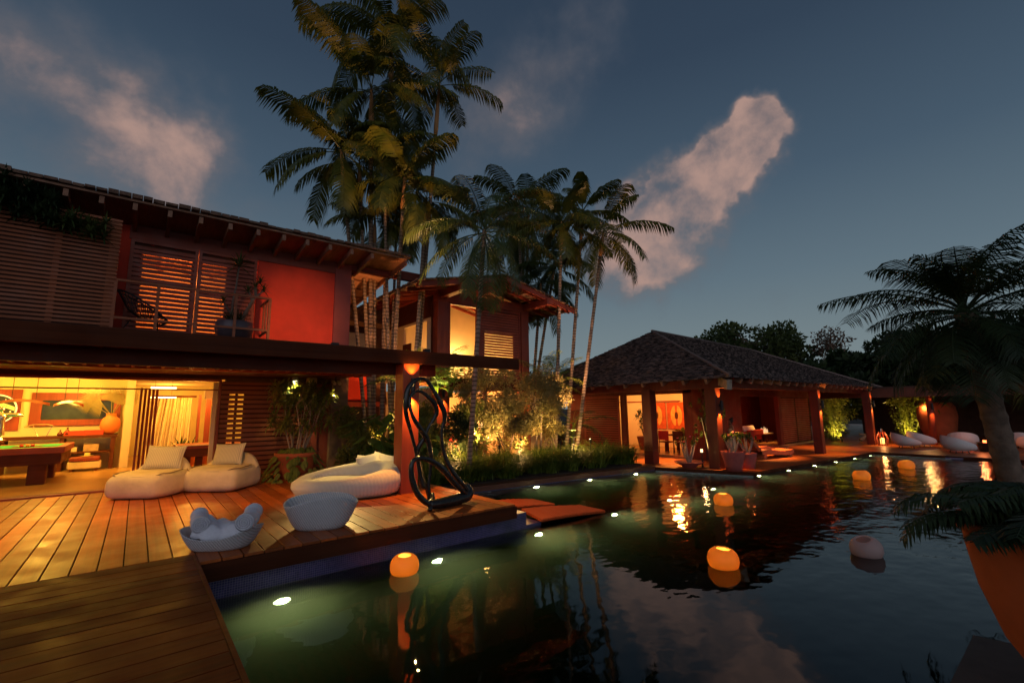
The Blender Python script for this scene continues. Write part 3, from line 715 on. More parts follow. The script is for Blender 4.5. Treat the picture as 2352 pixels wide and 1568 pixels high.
# body of the pavilion
XW, YW = 17.3, 9.7
vp(box(XW,9.6,-.38,30,16.5,-.28), 'floor', M['intfloor'])
m = MB(); m.box(XW-.05,9.3,-.38,XW+.5,9.75,2.9); m.box(XW-.02,9.75,-.38,XW+.15,10.15,2.9); m.box(XW-.02,11.5,-.38,XW+.12,12.0,2.9); m.box(XW-.02,9.75,2.235,XW+.12,16.6,2.9); m.box(XW-.02,13.05,-.38,XW+.12,13.30,2.27); m.box(XW-.04,15.5,-.38,XW+.12,16.5,2.27)
m.box(XW+.5,9.62,2.13,30,9.78,2.9); m.box(XW+.5,9.62,-.38,21.2,9.78,2.13)
vp(m, 'wall', M['pavwood'])
def vlouv_x(y0,y1,z0,z1,xf,nm='shutter'):
    m = MB(); z = z0+.08
    while z+.06 < z1-.06: m.box(xf-.03,y0+.08,z,xf+.005,y1-.08,z+.062); z += .105
    p = vp(m, nm, M['shutter_y']); m = MB(); m.box(xf-.03,y0,z0,xf+.03,y0+.08,z1); m.box(xf-.03,y1-.08,z0,xf+.03,y1,z1); m.box(xf-.03,y0+.08,z1-.08,xf+.03,y1-.08,z1); m.box(xf-.03,y0+.08,z0,xf+.03,y1-.08,z0+.08)
    vp(m, 'frame', M['redwood'], p)
    vp(box(xf+.02,y0+.08,z0+.08,xf+.028,y1-.08,z1-.08), 'backing', M['darkwood'], p); return p
vlouv_x(13.35,15.48,-.28,2.25,17.24)
m = MB(); m.box(17.25,12.94,-.28,17.32,13.02,2.25); vp(m, 'door_edge', M['darkwood'])
def vlouv_y(x0,x1,z0,z1,yf):
    m = MB(); z = z0+.08
    while z+.06 < z1-.06: m.box(x0+.08,yf-.018,z,x1-.08,yf+.012,z+.06); z += .10
    p = vp(m, 'shutter', M['shutter']); m = MB(); m.box(x0,yf-.03,z0,x0+.08,yf+.03,z1); m.box(x1-.08,yf-.03,z0,x1,yf+.03,z1); m.box(x0+.08,yf-.03,z1-.08,x1-.08,yf+.03,z1)
    vp(m, 'frame', M['darkwood'], p); vp(box(x0+.08,yf+.02,z0,x1-.08,yf+.028,z1-.08), 'backing', M['darkwood'], p); return p
vlouv_y(25.75,27.8,-.28,2.13,9.72); vlouv_y(27.82,29.9,-.28,2.13,9.74)
for i in range(4): vp(box(25.32+i*.10,9.60,-.28,25.38+i*.10,9.80-i*.02,2.13), 'folded_door', M['redwood'])
# rooms
m = MB(); m.box(20.6,10.0,-.28,20.75,16.5,2.7); m.box(XW+.12,16.4,-.28,21,16.5,2.7)
vp(m, 'dining_wall', M['cream'])
m = MB(); m.box(21.0,12.4,-.28,30,12.5,2.7); m.box(29.9,9.8,-.28,30,12.4,2.7); m.box(20.8,9.8,-.28,20.9,13.4,2.7)
vp(m, 'lounge_wall', M['pavwood'])
vp(box(XW+.12,9.8,2.6,30,16.4,2.66), 'ceiling', M['redbeam'])
vp(box(20.4,12.25,1.95,20.6,16.3,2.0), 'picture_rail', M['redbeam'])
point((18.9,11.6,2.3), 190, (1,.33,.06), .15, V, 'dining_light')
point((18.6,14.6,2.1), 130, (1,.50,.12), .15, V, 'dining_light')
spot((26.6,10.7,2.45), (26.6,11.3,0), 260, (1,.45,.12), 62, .8, .08, V, 'lounge_light'); point((25.0,11.5,2.3), 40, (1,.22,.04), .2, V, 'lounge_light')
spot((16.4,11.2,2.3), (15.9,10.4,-.4), 650, (1,.36,.06), 60, .9, .08, V, 'porch_light')
spot((21.0,8.5,2.35), (20.3,8.3,-.4), 850, (1,.38,.08), 62, .8, .06, V, 'porch_light')
spot((26.5,8.4,2.3), (26.3,7.9,-.4), 330, (1,.36,.07), 80, .8, .06, V, 'porch_light')
# ================================================================ PLANT HELPERS
UP = Vector((0,0,1))
def frond(m, rk, p0, az, e0, e1, ln, ll, nl=26, droop=.6, wd=.035, bare=.18, fwd=.5, tipf=.45, r0=.02, curl=0):
    """pinnate leaf: arching rachis with two rows of hanging leaflets; angles in degrees"""
    pts = []; p = Vector(p0); ns = 9; a = math.radians(az)
    for i in range(ns+1):
        pts.append(p.copy()); e = math.radians(lerp(e0, e1, (i/ns)**1.1)); aa = a + curl*i/ns
        p = p + Vector((math.cos(aa)*math.cos(e), math.sin(aa)*math.cos(e), math.sin(e)))*(ln/ns)
    rk.tube(pts, [lerp(r0, r0*.25, i/ns) for i in range(ns+1)], 4, cap=False)
    for i in range(nl):
        t = lerp(bare, 1.0, (i+.5)/nl); f = t*ns; k = min(int(f), ns-1); q = pts[k].lerp(pts[k+1], f-k)
        tg = (pts[k+1]-pts[k]).normalized(); sd = tg.cross(UP)
        if sd.length < .05: sd = Vector((-math.sin(a), math.cos(a), 0))
        sd.normalize()
        L_ = ll*(math.sin(min(1, (t-bare)/(1-bare)*1.15+.22)*PI*.62))*random.uniform(.85,1.1)
        if t > .85: L_ *= lerp(1, tipf, (t-.85)/.15)
        for s in (-1, 1):
            d = (sd*s + tg*fwd + Vector((random.uniform(-.12,.12), random.uniform(-.12,.12), random.uniform(-.1,.1)))).normalized()
            d1 = (d + Vector((0,0,-droop*.35))).normalized(); d2 = (d + Vector((0,0,-droop*1.6))).normalized()
            wv = tg*wd*.5
            a0 = q; b0 = q + d1*L_*.5; c0 = b0 + d2*L_*.5
            m.quad(a0-wv*.6, b0-wv, b0+wv, a0+wv*.6); m.tri(b0-wv, c0, b0+wv)
def trunk_pts(base, top, bend=(0,0), n=10):
    b = Vector(base); t = Vector(top); o = Vector((bend[0], bend[1], 0))
    return [b.lerp(t, i/n) + o*math.sin(PI*i/n) for i in range(n+1)]
def palm(base, top, label, name='palm_tree', n=13, ln=3.0, ll=.62, r=(.11,.085), shaft=1.1, bend=(0,0), mat='palm', els=(74,-38), droop=.85, group='tall slender palms in the clumps', nl=30, wd=.05, az0=None, crownshaft=True, fruit=False, arch=62, jit=.8, twist=0, bark='bark', rk='crownshaft', lmin=.85):
    if group == 'tall slender palms in the clumps':   # the main clump stands behind the house corner
        base = (base[0]*1.12, base[1]*1.12, base[2]); top = (top[0]*1.12, top[1]*1.12, 1.7+(top[2]-1.7)*1.12); ln *= .98
    t = thing(name, label, 'palm tree', base, 0, group)
    if name == 'palm_tree' and crownshaft: ll *= 1.0; droop *= 1.3; wd *= .95; nl = int(nl*1.3); ln *= .88; ll *= .95; r = (r[0]*.66, r[1]*.72)
    pts = trunk_pts(base, top, bend, 12)
    rr = [lerp(r[0], r[1], i/12) for i in range(13)]; rr[0] *= 1.25
    m = MB()
    # trunk with ring scars
    P = []; R_ = []
    for i in range(12):
        for q in range(4):
            P.append(pts[i].lerp(pts[i+1], q/4)); R_.append(lerp(rr[i], rr[i+1], q/4)*(1.06 if q == 0 else .97))
    P.append(pts[-1]); R_.append(rr[-1])
    m.tube(P, R_, 9); m.build('trunk', M[bark], t, smooth=True)
    tip = Vector(top); dr = (pts[-1]-pts[-2]).normalized()
    if crownshaft:
        e = tip + dr*shaft
        MB().tube([tip, tip+dr*shaft*.15, tip+dr*shaft*.5, e], [r[1]*1.05, r[1]*1.4, r[1]*1.2, r[1]*.6], 9).build('crownshaft', M[rk], t, smooth=True); tip = e
    m = MB(); kk = MB(); a = az0 if az0 is not None else random.uniform(0,360)
    for i in range(n):
        f = i/max(1,n-1); e0 = lerp(els[0], els[1], f**.85) + random.uniform(-7,7)
        frond(m, kk, tip + dr*(.06 - .22*f), a, e0, e0-arch*random.uniform(.75,1.2), ln*random.uniform(lmin,1.1)*(.8 if f < .12 else 1)*(.78 if name == 'date_palm' and f > .72 else 1), ll, nl, droop*random.uniform(.8,1.2), wd, curl=twist*random.uniform(-1,1))
        a += 137.5 + random.uniform(-12,12)
    kk.build('frond_stem', M['palmdark' if name == 'date_palm' else mat], t); cr_ = m.build('crown', M[mat], t)
    return t
def leafcloud(m, cs, n, size, asp=.35, spread=1.0, droop=0.0, up=0.0):
    """loose leaf quads; cs = list of (centre, radii); numpy, leaves pointing outwards"""
    for c, rd in cs:
        k = int(n)
        u = rng.normal(size=(k,3)); u /= np.linalg.norm(u,axis=1)[:,None]
        rr_ = (rng.random(k)**.45)[:,None]
        P = np.array(c)[None,:] + u*rr_*np.array(rd)[None,:]
        d = u*spread + rng.normal(size=(k,3))*.55; d[:,2] += up - droop; d /= np.linalg.norm(d,axis=1)[:,None]
        s = np.cross(d, rng.normal(size=(k,3))); s /= np.linalg.norm(s,axis=1)[:,None]
        sz = size*(.6+.8*rng.random(k))[:,None]
        a = P; b = P + d*sz*.5 + s*sz*asp*.5; c_ = P + d*sz; e = P + d*sz*.5 - s*sz*asp*.5
        m.quads_np(np.stack([a,b,c_,e],axis=1))
def rosette(m, c, n, ln, wd, els=(85,-5), bend=45):
    """strap leaves round one point"""
    c = Vector(c)
    for i in range(n):
        az = i*2.39996 + random.uniform(-.2,.2); e0 = lerp(els[0], els[1], i/n) + random.uniform(-8,8); l = ln*random.uniform(.8,1.1)
        p = c.copy(); pr_ = None
        sd = Vector((-math.sin(az), math.cos(az), 0))
        for k in range(4):
            w_ = wd*(.6,1.0,.75,.0)[k]*.5
            cur = (p - sd*w_, p + sd*w_)
            if pr_: m.quad(pr_[0], pr_[1], cur[1], cur[0])
            pr_ = cur; e = math.radians(e0 - bend*k/3); p = p + Vector((math.cos(az)*math.cos(e), math.sin(az)*math.cos(e), math.sin(e)))*l/3
def broad(m, st, base, tip, ln, wd, nrm=None):
    """heart-shaped leaf on a stalk"""
    b = Vector(base); t = Vector(tip); st.tube([b, b.lerp(t,.5)+Vector((0,0,.06)), t], [.012,.009,.006], 4, cap=False)
    out_ = Vector((t.x-b.x, t.y-b.y, -.35*ln - .1)).normalized() if nrm is None else Vector(nrm).normalized()
    sd = out_.cross(UP).normalized(); up = sd.cross(out_)
    sh = ((-.18,.22),(-.05,.42),(.15,.5),(.4,.42),(.7,.22),(1.0,.0))
    L_ = [t + out_*ln*a + sd*wd*w2 + up*(-.06*ln*abs(w2)*2) for a, w2 in sh]; R_ = [t + out_*ln*a - sd*wd*w2 + up*(-.06*ln*abs(w2)*2) for a, w2 in sh]; Cn = [t + out_*ln*a + up*.02 for a, w2 in sh]
    for i in range(len(sh)-1): m.quad(Cn[i], Cn[i+1], L_[i+1], L_[i]); m.quad(Cn[i+1], Cn[i], R_[i], R_[i+1])
def branches(m, base, h, r, n=6, spread=.5, levels=2):
    """tapered trunk with forked limbs; returns twig ends"""
    ends = []
    def grow(p, d, l, r_, lv):
        q = p + d*l*.5 + Vector((random.uniform(-.06,.06), random.uniform(-.06,.06), 0))*l; e = p + d*l
        m.tube([p, q, e], [r_, r_*.82, r_*.62], 7 if lv == levels else 5, cap=False)
        if lv == 0: ends.append(e); return
        for i in range(random.choice((2,3)) if lv < levels else n):
            az = random.uniform(0, 2*PI); s = spread*random.uniform(.6,1.2)
            dd = (d + Vector((math.cos(az)*s, math.sin(az)*s, random.uniform(-.05,.25)))).normalized()
            grow(e, dd, l*random.uniform(.55,.8), r_*.55, lv-1)
    grow(Vector(base), Vector((random.uniform(-.05,.05), random.uniform(-.05,.05), 1)).normalized(), h, r, levels); return ends

# ================================================================ PALMS
S_ = 'tall slender clump palm, '
# the tall clump between the two houses
palm((5.95,13.75,-.3), (5.55,12.9,12.4), S_+'its crown the highest, cut by the top of the picture', n=15, ln=4.0, ll=1.0, r=(.13,.10), shaft=1.7, els=(80,-30), az0=20, wd=.075, nl=38)
palm((5.70,13.95,-.3), (4.98,12.95,10.3), S_+'with an orange crownshaft on the upper left of the clump', n=14, ln=3.4, ll=.95, r=(.13,.10), shaft=1.6, els=(70,-42), az0=140, wd=.075, nl=36)
palm((6.55,13.0,-.3), (6.70,11.95,10.4), S_+'with a forked orange crownshaft at the upper right of the clump', n=11, ln=3.2, ll=.72, r=(.11,.085), shaft=2.0, els=(84,-8), az0=290, wd=.06, nl=30)
palm((5.45,13.4,-.3), (4.30,13.2,8.4), S_+'leaning left with the lowest left crown of the clump', n=12, ln=3.2, ll=.85, r=(.10,.08), shaft=1.3, els=(60,-40), az0=170, wd=.07, nl=34)
palm((5.62,13.6,-.3), (4.85,13.3,8.3), S_+'its dark crown tucked under the left crowns', n=10, ln=2.7, ll=.7, r=(.10,.08), shaft=1.2, els=(70,-40), az0=60, wd=.065)
palm((6.15,13.65,-.3), (5.75,12.2,7.7), S_+'broad low crown in the middle of the clump', n=14, ln=3.1, ll=.85, r=(.12,.09), shaft=1.1, els=(76,-45), az0=10, wd=.07, nl=34)
palm((6.30,12.6,-.3), (6.55,12.3,7.3), S_+'low spreading crown with golden fronds on the right', n=12, ln=2.7, ll=.8, r=(.12,.09), shaft=1.1, els=(55,-35), az0=200, wd=.07, nl=34)
palm((6.05,13.2,-.3), (5.3,12.6,8.8), S_+'thin trunk hidden among the middle trunks', n=10, ln=2.6, ll=.7, r=(.09,.07), shaft=1.1, els=(70,-35), az0=250)
for i,(bx,by,tx,ty,tz) in enumerate(((5.85,14.0,5.35,13.3,6.9),(6.25,13.9,6.1,13.4,7.2))):
    palm((bx,by,-.3), (tx,ty,tz), S_+('short bare-looking stem at the back left' if i == 0 else 'short stem at the back right'), n=7, ln=2.2, ll=.6, r=(.085,.07), shaft=.9, els=(70,-20))
# palm before the guest house
palm((7.30,10.95,-.3), (7.25,10.05,6.75), 'straight palm with long drooping feathery fronds in front of the guest house', n=21, ln=2.4, ll=.58, r=(.075,.06), shaft=.01, crownshaft=False, els=(82,-55), droop=.75, mat='palm2', group='palms by the guest house', nl=46, wd=.035, arch=75, az0=30)
palm((15.9,18.8,-.3), (15.75,18.2,10.2), 'bushy palm half hidden right of the straight palm', n=18, ln=3.9, ll=.95, r=(.14,.11), shaft=1.0, els=(75,-50), mat='palm', group='palms by the guest house', nl=34, wd=.05, arch=75)
palm((15.6,17.9,-.3), (14.7,17.3,11.2), 'broad dark crown between the straight palm and the slim clump', n=17, ln=3.7, ll=.95, r=(.13,.10), shaft=1.0, els=(70,-50), mat='palm', group='palms by the guest house', nl=34, wd=.07)
# clump right of the guest house
T_ = 'slim palm right of the guest house, '
palm((13.2,13.5,-.3), (12.95,12.6,8.1), T_+'leftmost full crown with a pink trunk', n=13, ln=2.7, ll=.72, r=(.12,.09), shaft=1.2, els=(78,-35), az0=120, group='palms right of the guest house', wd=.065)
palm((13.6,13.3,-.3), (14.3,12.7,8.9), T_+'tallest spire crown', n=12, ln=2.8, ll=.65, r=(.12,.09), shaft=1.3, els=(86,-25), az0=80, group='palms right of the guest house', wd=.065)
palm((13.3,12.5,-.3), (14.35,11.7,7.9), T_+'rightmost crown on a trunk leaning right', n=14, ln=3.0, ll=.78, r=(.12,.09), shaft=1.1, els=(72,-35), az0=320, group='palms right of the guest house', wd=.065)
palm((13.6,15.6,-.3), (14.1,15.2,6.6), T_+'low dark crown behind the others', n=12, ln=2.9, ll=.8, r=(.12,.09), shaft=.9, els=(60,-45), group='palms right of the guest house', mat='palm2', wd=.065)
palm((14.2,16.5,-.3), (15.3,15.6,7.7), T_+'dim middle crown at the back', n=11, ln=2.8, ll=.8, r=(.12,.09), shaft=.9, els=(55,-50), group='palms right of the guest house', mat='palm2', wd=.065)
palm((17.6,20.7,-.3), (18.0,20.3,12.6), T_+'dark crown standing behind the guest house roof', n=14, ln=4.0, ll=1.1, r=(.16,.12), shaft=1.2, els=(78,-50), group='palms right of the guest house', mat='palm2', wd=.065)
# small areca-like palms
def areca(loc, label, n=11, ln=1.5, ll=.42, mat='areca', h=.3, els=(80,15), nl=22, group='small garden palms'):
    t = thing('areca_palm', label, 'palm', loc, 0, group)
    m = MB(); kk = MB(); a = random.uniform(0,360)
    for i in range(n):
        e0 = lerp(els[0], els[1], i/n)
        p = Vector(loc)+Vector((random.uniform(-.12,.12), random.uniform(-.12,.12), h*random.uniform(.6,1)))
        kk.tube([Vector(loc)+Vector((random.uniform(-.1,.1),random.uniform(-.1,.1),0)), p], [.025,.02], 5, cap=False)
        frond(m, kk, p, a, e0, e0-random.uniform(55,85), ln*random.uniform(.8,1.1), ll, nl, .35, .03, r0=.014, fwd=.7); a += 137.5
    kk.build('stem', M['areca'], t); m.build('crown', M[mat], t); return t
areca((7.55,13.3,2.2), 'yellow lit feather palm left of the guest house, just above the canopy beam', h=.5, ln=1.7)
areca((6.7,13.2,2.0), 'pale feather palm at the foot of the tall trunks above the canopy', h=.6, ln=1.6, mat='bigleaf')
areca((7.9,12.9,2.1), 'bright green feather palm at the left post of the guest house', h=.3, ln=1.3, mat='bigleaf', n=8)
areca((12.9,13.6,2.0), 'bright yellow feather palm at the right post of the guest house', h=.8, ln=1.9, n=12)
areca((14.2,14.1,1.8), 'dark feather palm between the guest house and the pavilion roof', h=1.3, ln=1.8, mat='palmdark', n=10)
areca((13.6,12.9,-.3), 'dark fern-like palm arching before the lit passage', h=1.5, ln=1.8, mat='palmdark', n=10, els=(60,-5))
# big dark date palm at the right edge
dp = palm((12.3,.85,-.42), (11.25,1.05,3.3), 'large dark date palm leaning over the pool at the right edge', name='date_palm', n=56, ln=2.3, ll=.55, r=(.19,.16), crownshaft=False, els=(86,-42), lmin=.60, droop=.62, mat='palmdark', group=None, nl=40, wd=.026, arch=68, bark='bark2', twist=.5, az0=0)
# stubs of old leaf bases
# ================================================================ LAMPS ON THE BUILDINGS
def sconce(x, y, z, face, label, e=16, h=.34, col=AMBER, group='up and down wall lamps on the timber posts', up=True):
    """slim dark tube fixed to a post face, light above and below"""
    dx, dy = face
    t = thing('wall_lamp', label, 'wall lamp', (x, y, z), 0, group)
    px_, py_ = x+dx*.09, y+dy*.09
    MB().tube([(px_,py_,z-h/2),(px_,py_,z+h/2)], .05, 14).build('housing', M['black'], t, smooth=False)
    MB().box(min(x,px_)-.02 if dx else x-.03, min(y,py_) if dy else y-.03, z-.05, max(x,px_) if dx else x+.03, max(y,py_) if dy else y+.03, z+.05).build('bracket', M['black'], t)
    spot((px_,py_,z-h/2-.02), (px_-dx*.10,py_-dy*.10,z-2), e, col, 95, .8, .03, t)
    if up: spot((px_,py_,z+h/2+.02), (px_-dx*.10,py_-dy*.10,z+2), e*.35, col, 95, .8, .03, t)
    return t
sconce(4.50, 8.93, 2.20, (0,-1), 'wall lamp on the red canopy post behind the dark sculpture', 150)
sconce(15.40, 7.71, 1.72, (0,-1), 'wall lamp on the pavilion corner post above the clay pots', 150)
sconce(23.15, 7.08, 1.72, (0,-1), 'wall lamp on the second pavilion post along the pool', 150)
sconce(29.80, 6.78, 1.72, (0,-1), 'wall lamp on the far pavilion post by the lantern', 130)
sconce(8.34, 14.15, 2.30, (0,-1), 'wall lamp on the left post of the guest house', 130)
sconce(12.28, 14.15, 2.30, (0,-1), 'wall lamp on the right post of the guest house', 90)
def downlight(x, y, z, e, label, col=WARM, ang=100, r=.055, strength=8, group='recessed downlights', to=None, blend=.9, lc=(1,.8,.5)):
    t = thing('downlight', label, 'ceiling light', (x,y,z), 0, group)
    MB().lathe([(r*1.25,0),(r*1.25,-.012),(r*1.02,-.014)], 20, (x,y,z)).build('ring', M['white'], t)
    MB().disc((x,y,z-.008), r, 18).build('bulb', emit('downlight_glass', lc, strength), t)
    spot((x,y,z-.03), to or (x,y,0), e, col, ang, blend, .05, t); return t
downlight(-.62, 12.1, 2.655, 135, 'bright recessed light in the canopy ceiling above the beanbag chairs', (1,.50,.08), 140)
downlight(.9, 9.6, 2.60, 143, 'recessed light under the canopy beam above the middle of the deck', (1,.42,.06), 130, to=(1.1,11.6,0))
downlight(-1.5, 9.6, 2.60, 135, 'recessed light under the canopy beam at the left picture edge', (1,.42,.05), 120)
downlight(-3.6, 10.2, 2.60, 120, 'recessed light of the canopy outside the left picture edge', (1,.42,.05), 120)
for i,(x,y) in enumerate(((-2.2,15.4),(-1.0,18.9),(-3.6,18.9),(-5.5,16.5))):
    downlight(x, y, 2.815, 92, ['ceiling light of the games room near the door','ceiling light washing the wall above the mirror','ceiling light washing the round sign','ceiling light over the left of the games room'][i], (1,.60,.10), 150, .06)
point((-1.6,17.6,2.3), 180, (1,.56,.07), .3, H, 'room_light'); point((-4.5,18,2.2), 180, (1,.56,.07), .3, H, 'room_light')
point((1.4,17.5,2.2), 110, (1,.46,.06), .2, H, 'room_light'); point((.9,22.4,2.2), 90, (1,.46,.06), .2, H, 'room_light')
point((2.1,15.3,1.5), 28, (1,.40,.08), .08, H, 'room_light')
# spotlights beside the corner pillar
t = thing('twin_spotlight', 'small twin spotlight under the canopy near the brown pillar', 'spotlight', (4.3,13.2,2.5))
for dx in (-.07,.07):
    b = MB().tube([(4.3+dx,13.2,2.52),(4.3+dx,13.05,2.46)], .045, 12).build('lamp_head', M['cream'], t)
MB().bar((4.3,13.2,2.66),(4.3,13.2,2.5),.03,.03).build('bracket', M['black'], t)
spot((4.3,12.95,2.45), (3.5,9.7,.3), 460, (1,.66,.20), 42, .6, .04, t)
t = thing('canopy_spotlight', 'small spotlight fixed at the end of the canopy beam above the sculpture', 'spotlight', (4.9,9.3,2.72))
MB().tube([(4.9,9.3,2.66),(4.86,9.2,2.56)], .04, 12).build('lamp_head', M['black'], t)
MB().bar((4.9,9.3,2.8),(4.9,9.3,2.66),.02,.02).build('bracket', M['black'], t)
spot((4.85,9.15,2.5), (4.1,6.8,0), 190, (1,.62,.16), 75, .8, .03, t)
spot((5.0,9.15,2.5), (6.7,7.3,-.4), 150, (1,.42,.10), 55, .8, .03, t)
spot((4.80,9.2,2.5), (3.3,9.9,.3), 190, (1,.66,.2), 60, .8, .03, t)
t = thing('shrub_spotlight', 'bright spotlight in the top of the potted shrub', 'spotlight', (3.25,13.3,2.52))
MB().lathe([(.07,0),(.085,-.09),(.06,-.10)], 16, (3.25,13.3,2.62)).build('lamp_head', M['white'], t)
MB().disc((3.25,13.3,2.53), .065, 16).build('bulb', emit('spot_glass', (1,1,.75), 14), t)
spot((3.25,13.25,2.5), (3.2,12.9,0), 420, (1,.85,.32), 110, .8, .05, t)
# speaker on the beam
t = tag(MB().box(3.62,13.4,2.42,3.86,13.62,2.64).build('speaker', M['cream'], bevel=.02), 'small cream loudspeaker under the canopy right of the shrub spotlight', 'loudspeaker')
# ================================================================ POOL LIGHTS
def pool_light(loc, face, label, e=9, grp='underwater pool lights', ledge=True):
    fx, fy = face
    t = thing('pool_light', label, 'pool light', loc, 0, grp)
    p = Vector(loc); d = Vector((fx,fy,0)).normalized()
    q = Vector((0,0,1)).rotation_difference(d).to_matrix()
    MB().disc(tuple(p+d*.03), .10, 20, q).build('lens', POOLG, t)
    mm_ = MB(); mm_.lathe([(.10,.0),(.135,.0),(.135,.035),(.10,.035)], 20, tuple(p), M=q); mm_.build('rim', M['chrome'], t)
    spot(tuple(p+d*.05), tuple(p+d*2+Vector((0,0,.10))), e, (1,.90,.36), 150, .6, .05, t)
    return t
POOLG = emit('pool_lens', (.9,1,.55), 24)
names = ['nearest the camera','second from the camera','third from the camera, off the blue step wall','fourth of the near row','fifth of the near row','farthest of the near row']
for i,x in enumerate((1.62,3.86,6.02,8.25,10.4,12.6)):
    pool_light((x, 6.69, -1.02), (0,-1), 'underwater pool light, '+names[i], 135)
for i,(x,y) in enumerate(((9.05,10.09),(11.1,9.88),(13.15,9.66))):
    pool_light((x,y,-.72), (-.1,-1), 'underwater pool light by the garden coping, '+['left','middle','right'][i]+' of three', 170)
nm2 = ['first right of the pavilion corner','second along the pavilion deck','third along the pavilion deck','fourth along the pavilion deck','fifth along the pavilion deck','last before the far pool corner']
for i,x in enumerate((15.5,17.4,19.35,21.2,23.0,24.7)):
    y = 6.72 - (x-15.3)*.0865 - (.0 if x < 20.5 else -.02)
    pool_light((x,y-.01,-.66), (-.08,-1), 'underwater pool light, '+nm2[i], 120)
# ================================================================ FLOATING LAMPS
def globe_mesh():
    prof = [(.10,-.115),(.155,-.09),(.188,-.03),(.196,.03),(.188,.085),(.165,.13),(.128,.165),(.100,.178),(.088,.172),(.100,.15),(.135,.10),(.15,.02),(.12,-.06),(.02,-.09)]
    return MB().lathe(prof, 32)
def resin(name, c):
    k = Mat(name); k.col(c).set(.4); tr = k.n('ShaderNodeBsdfTranslucent'); tr.inputs[0].default_value = (*c,1); ms = k.n('ShaderNodeMixShader'); ms.inputs[0].default_value = .55
    k.L.new(k.b.outputs[0], ms.inputs[1]); k.L.new(tr.outputs[0], ms.inputs[2]); k.L.new(ms.outputs[0], k.o.inputs[0]); return k.m
GLOW = resin('orange_resin', (.98,.60,.14)); GLOW2 = resin('amber_resin', (.95,.55,.12)); UNLIT = resin('pale_resin', (.80,.62,.58))
G0 = None
for i,(x,y,lab,tilt,gm,s) in enumerate(((3.0,6.05,'glowing orange lamp floating beside the blue tiled wall',.06,GLOW,1.0),(6.44,3.34,'glowing orange lamp with open top floating in the middle of the pool',.05,GLOW2,1.05),(10.38,5.27,'glowing yellow lamp floating before the pavilion reflections',-.05,GLOW2,1.05),
        (16.69,4.25,'glowing orange lamp floating far out, left of the farthest one',.12,GLOW,1.15),(20.6,3.93,'glowing orange lamp floating farthest out by the pool end',.15,GLOW,1.2),(8.47,2.2,'unlit pale pink lamp floating near the right edge',.28,UNLIT,1.05))):
    t = thing('floating_lamp', lab, 'floating lamp', (x,y,WZ+.06), 0, 'lamps floating in the pool')
    a = globe_mesh().build('shade', gm, t, smooth=True, local=True); b = MB().disc((0,0,-.08), .09, 24).build('floor_disc', gm, t, local=True)
    if gm is not UNLIT: l_ = point((0,0,0), 6.0*s*s, (1,.66,.22), .05, None, 'candle_light'); l_.parent = t; l_.location = (0,0,-.01)
    t.scale = (s,s,s*.95); t.rotation_euler = (tilt, -tilt*.7, i)
# ================================================================ OUTDOOR FURNITURE
def sgn(v, e): return math.copysign(abs(v)**e, v)
def pillow(name, w_, h_, th, mat, parent=None, piping=True, local=True, seed=0, sag=.0):
    """stuffed cushion standing in the xz plane, bottom at z=0"""
    m = MB(); n1, n2 = 16, 12; rd = random.Random(seed)
    for s in (-1, 1):
        i0 = len(m.v)
        for a in range(n1+1):
            for b in range(n2+1):
                u = a/n1*2-1; v = b/n2*2-1
                e = (1-u**4)*(1-v**4)
                pin = 1 - .07*(1-abs(v)**2)*abs(u)**3; pin2 = 1 - .08*(1-abs(u)**2)*abs(v)**3
                m.v.append((u*w_/2*pin, s*th/2*max(0,e)**.55 + sag*math.sin(3*u+seed), h_/2 + v*h_/2*pin2))
        for a in range(n1):
            for b in range(n2):
                q = i0+a*(n2+1)+b; f = (q, q+n2+1, q+n2+2, q+1); m.f.append(f if s < 0 else f[::-1])
    return m.build(name, mat, parent, smooth=True, local=local)
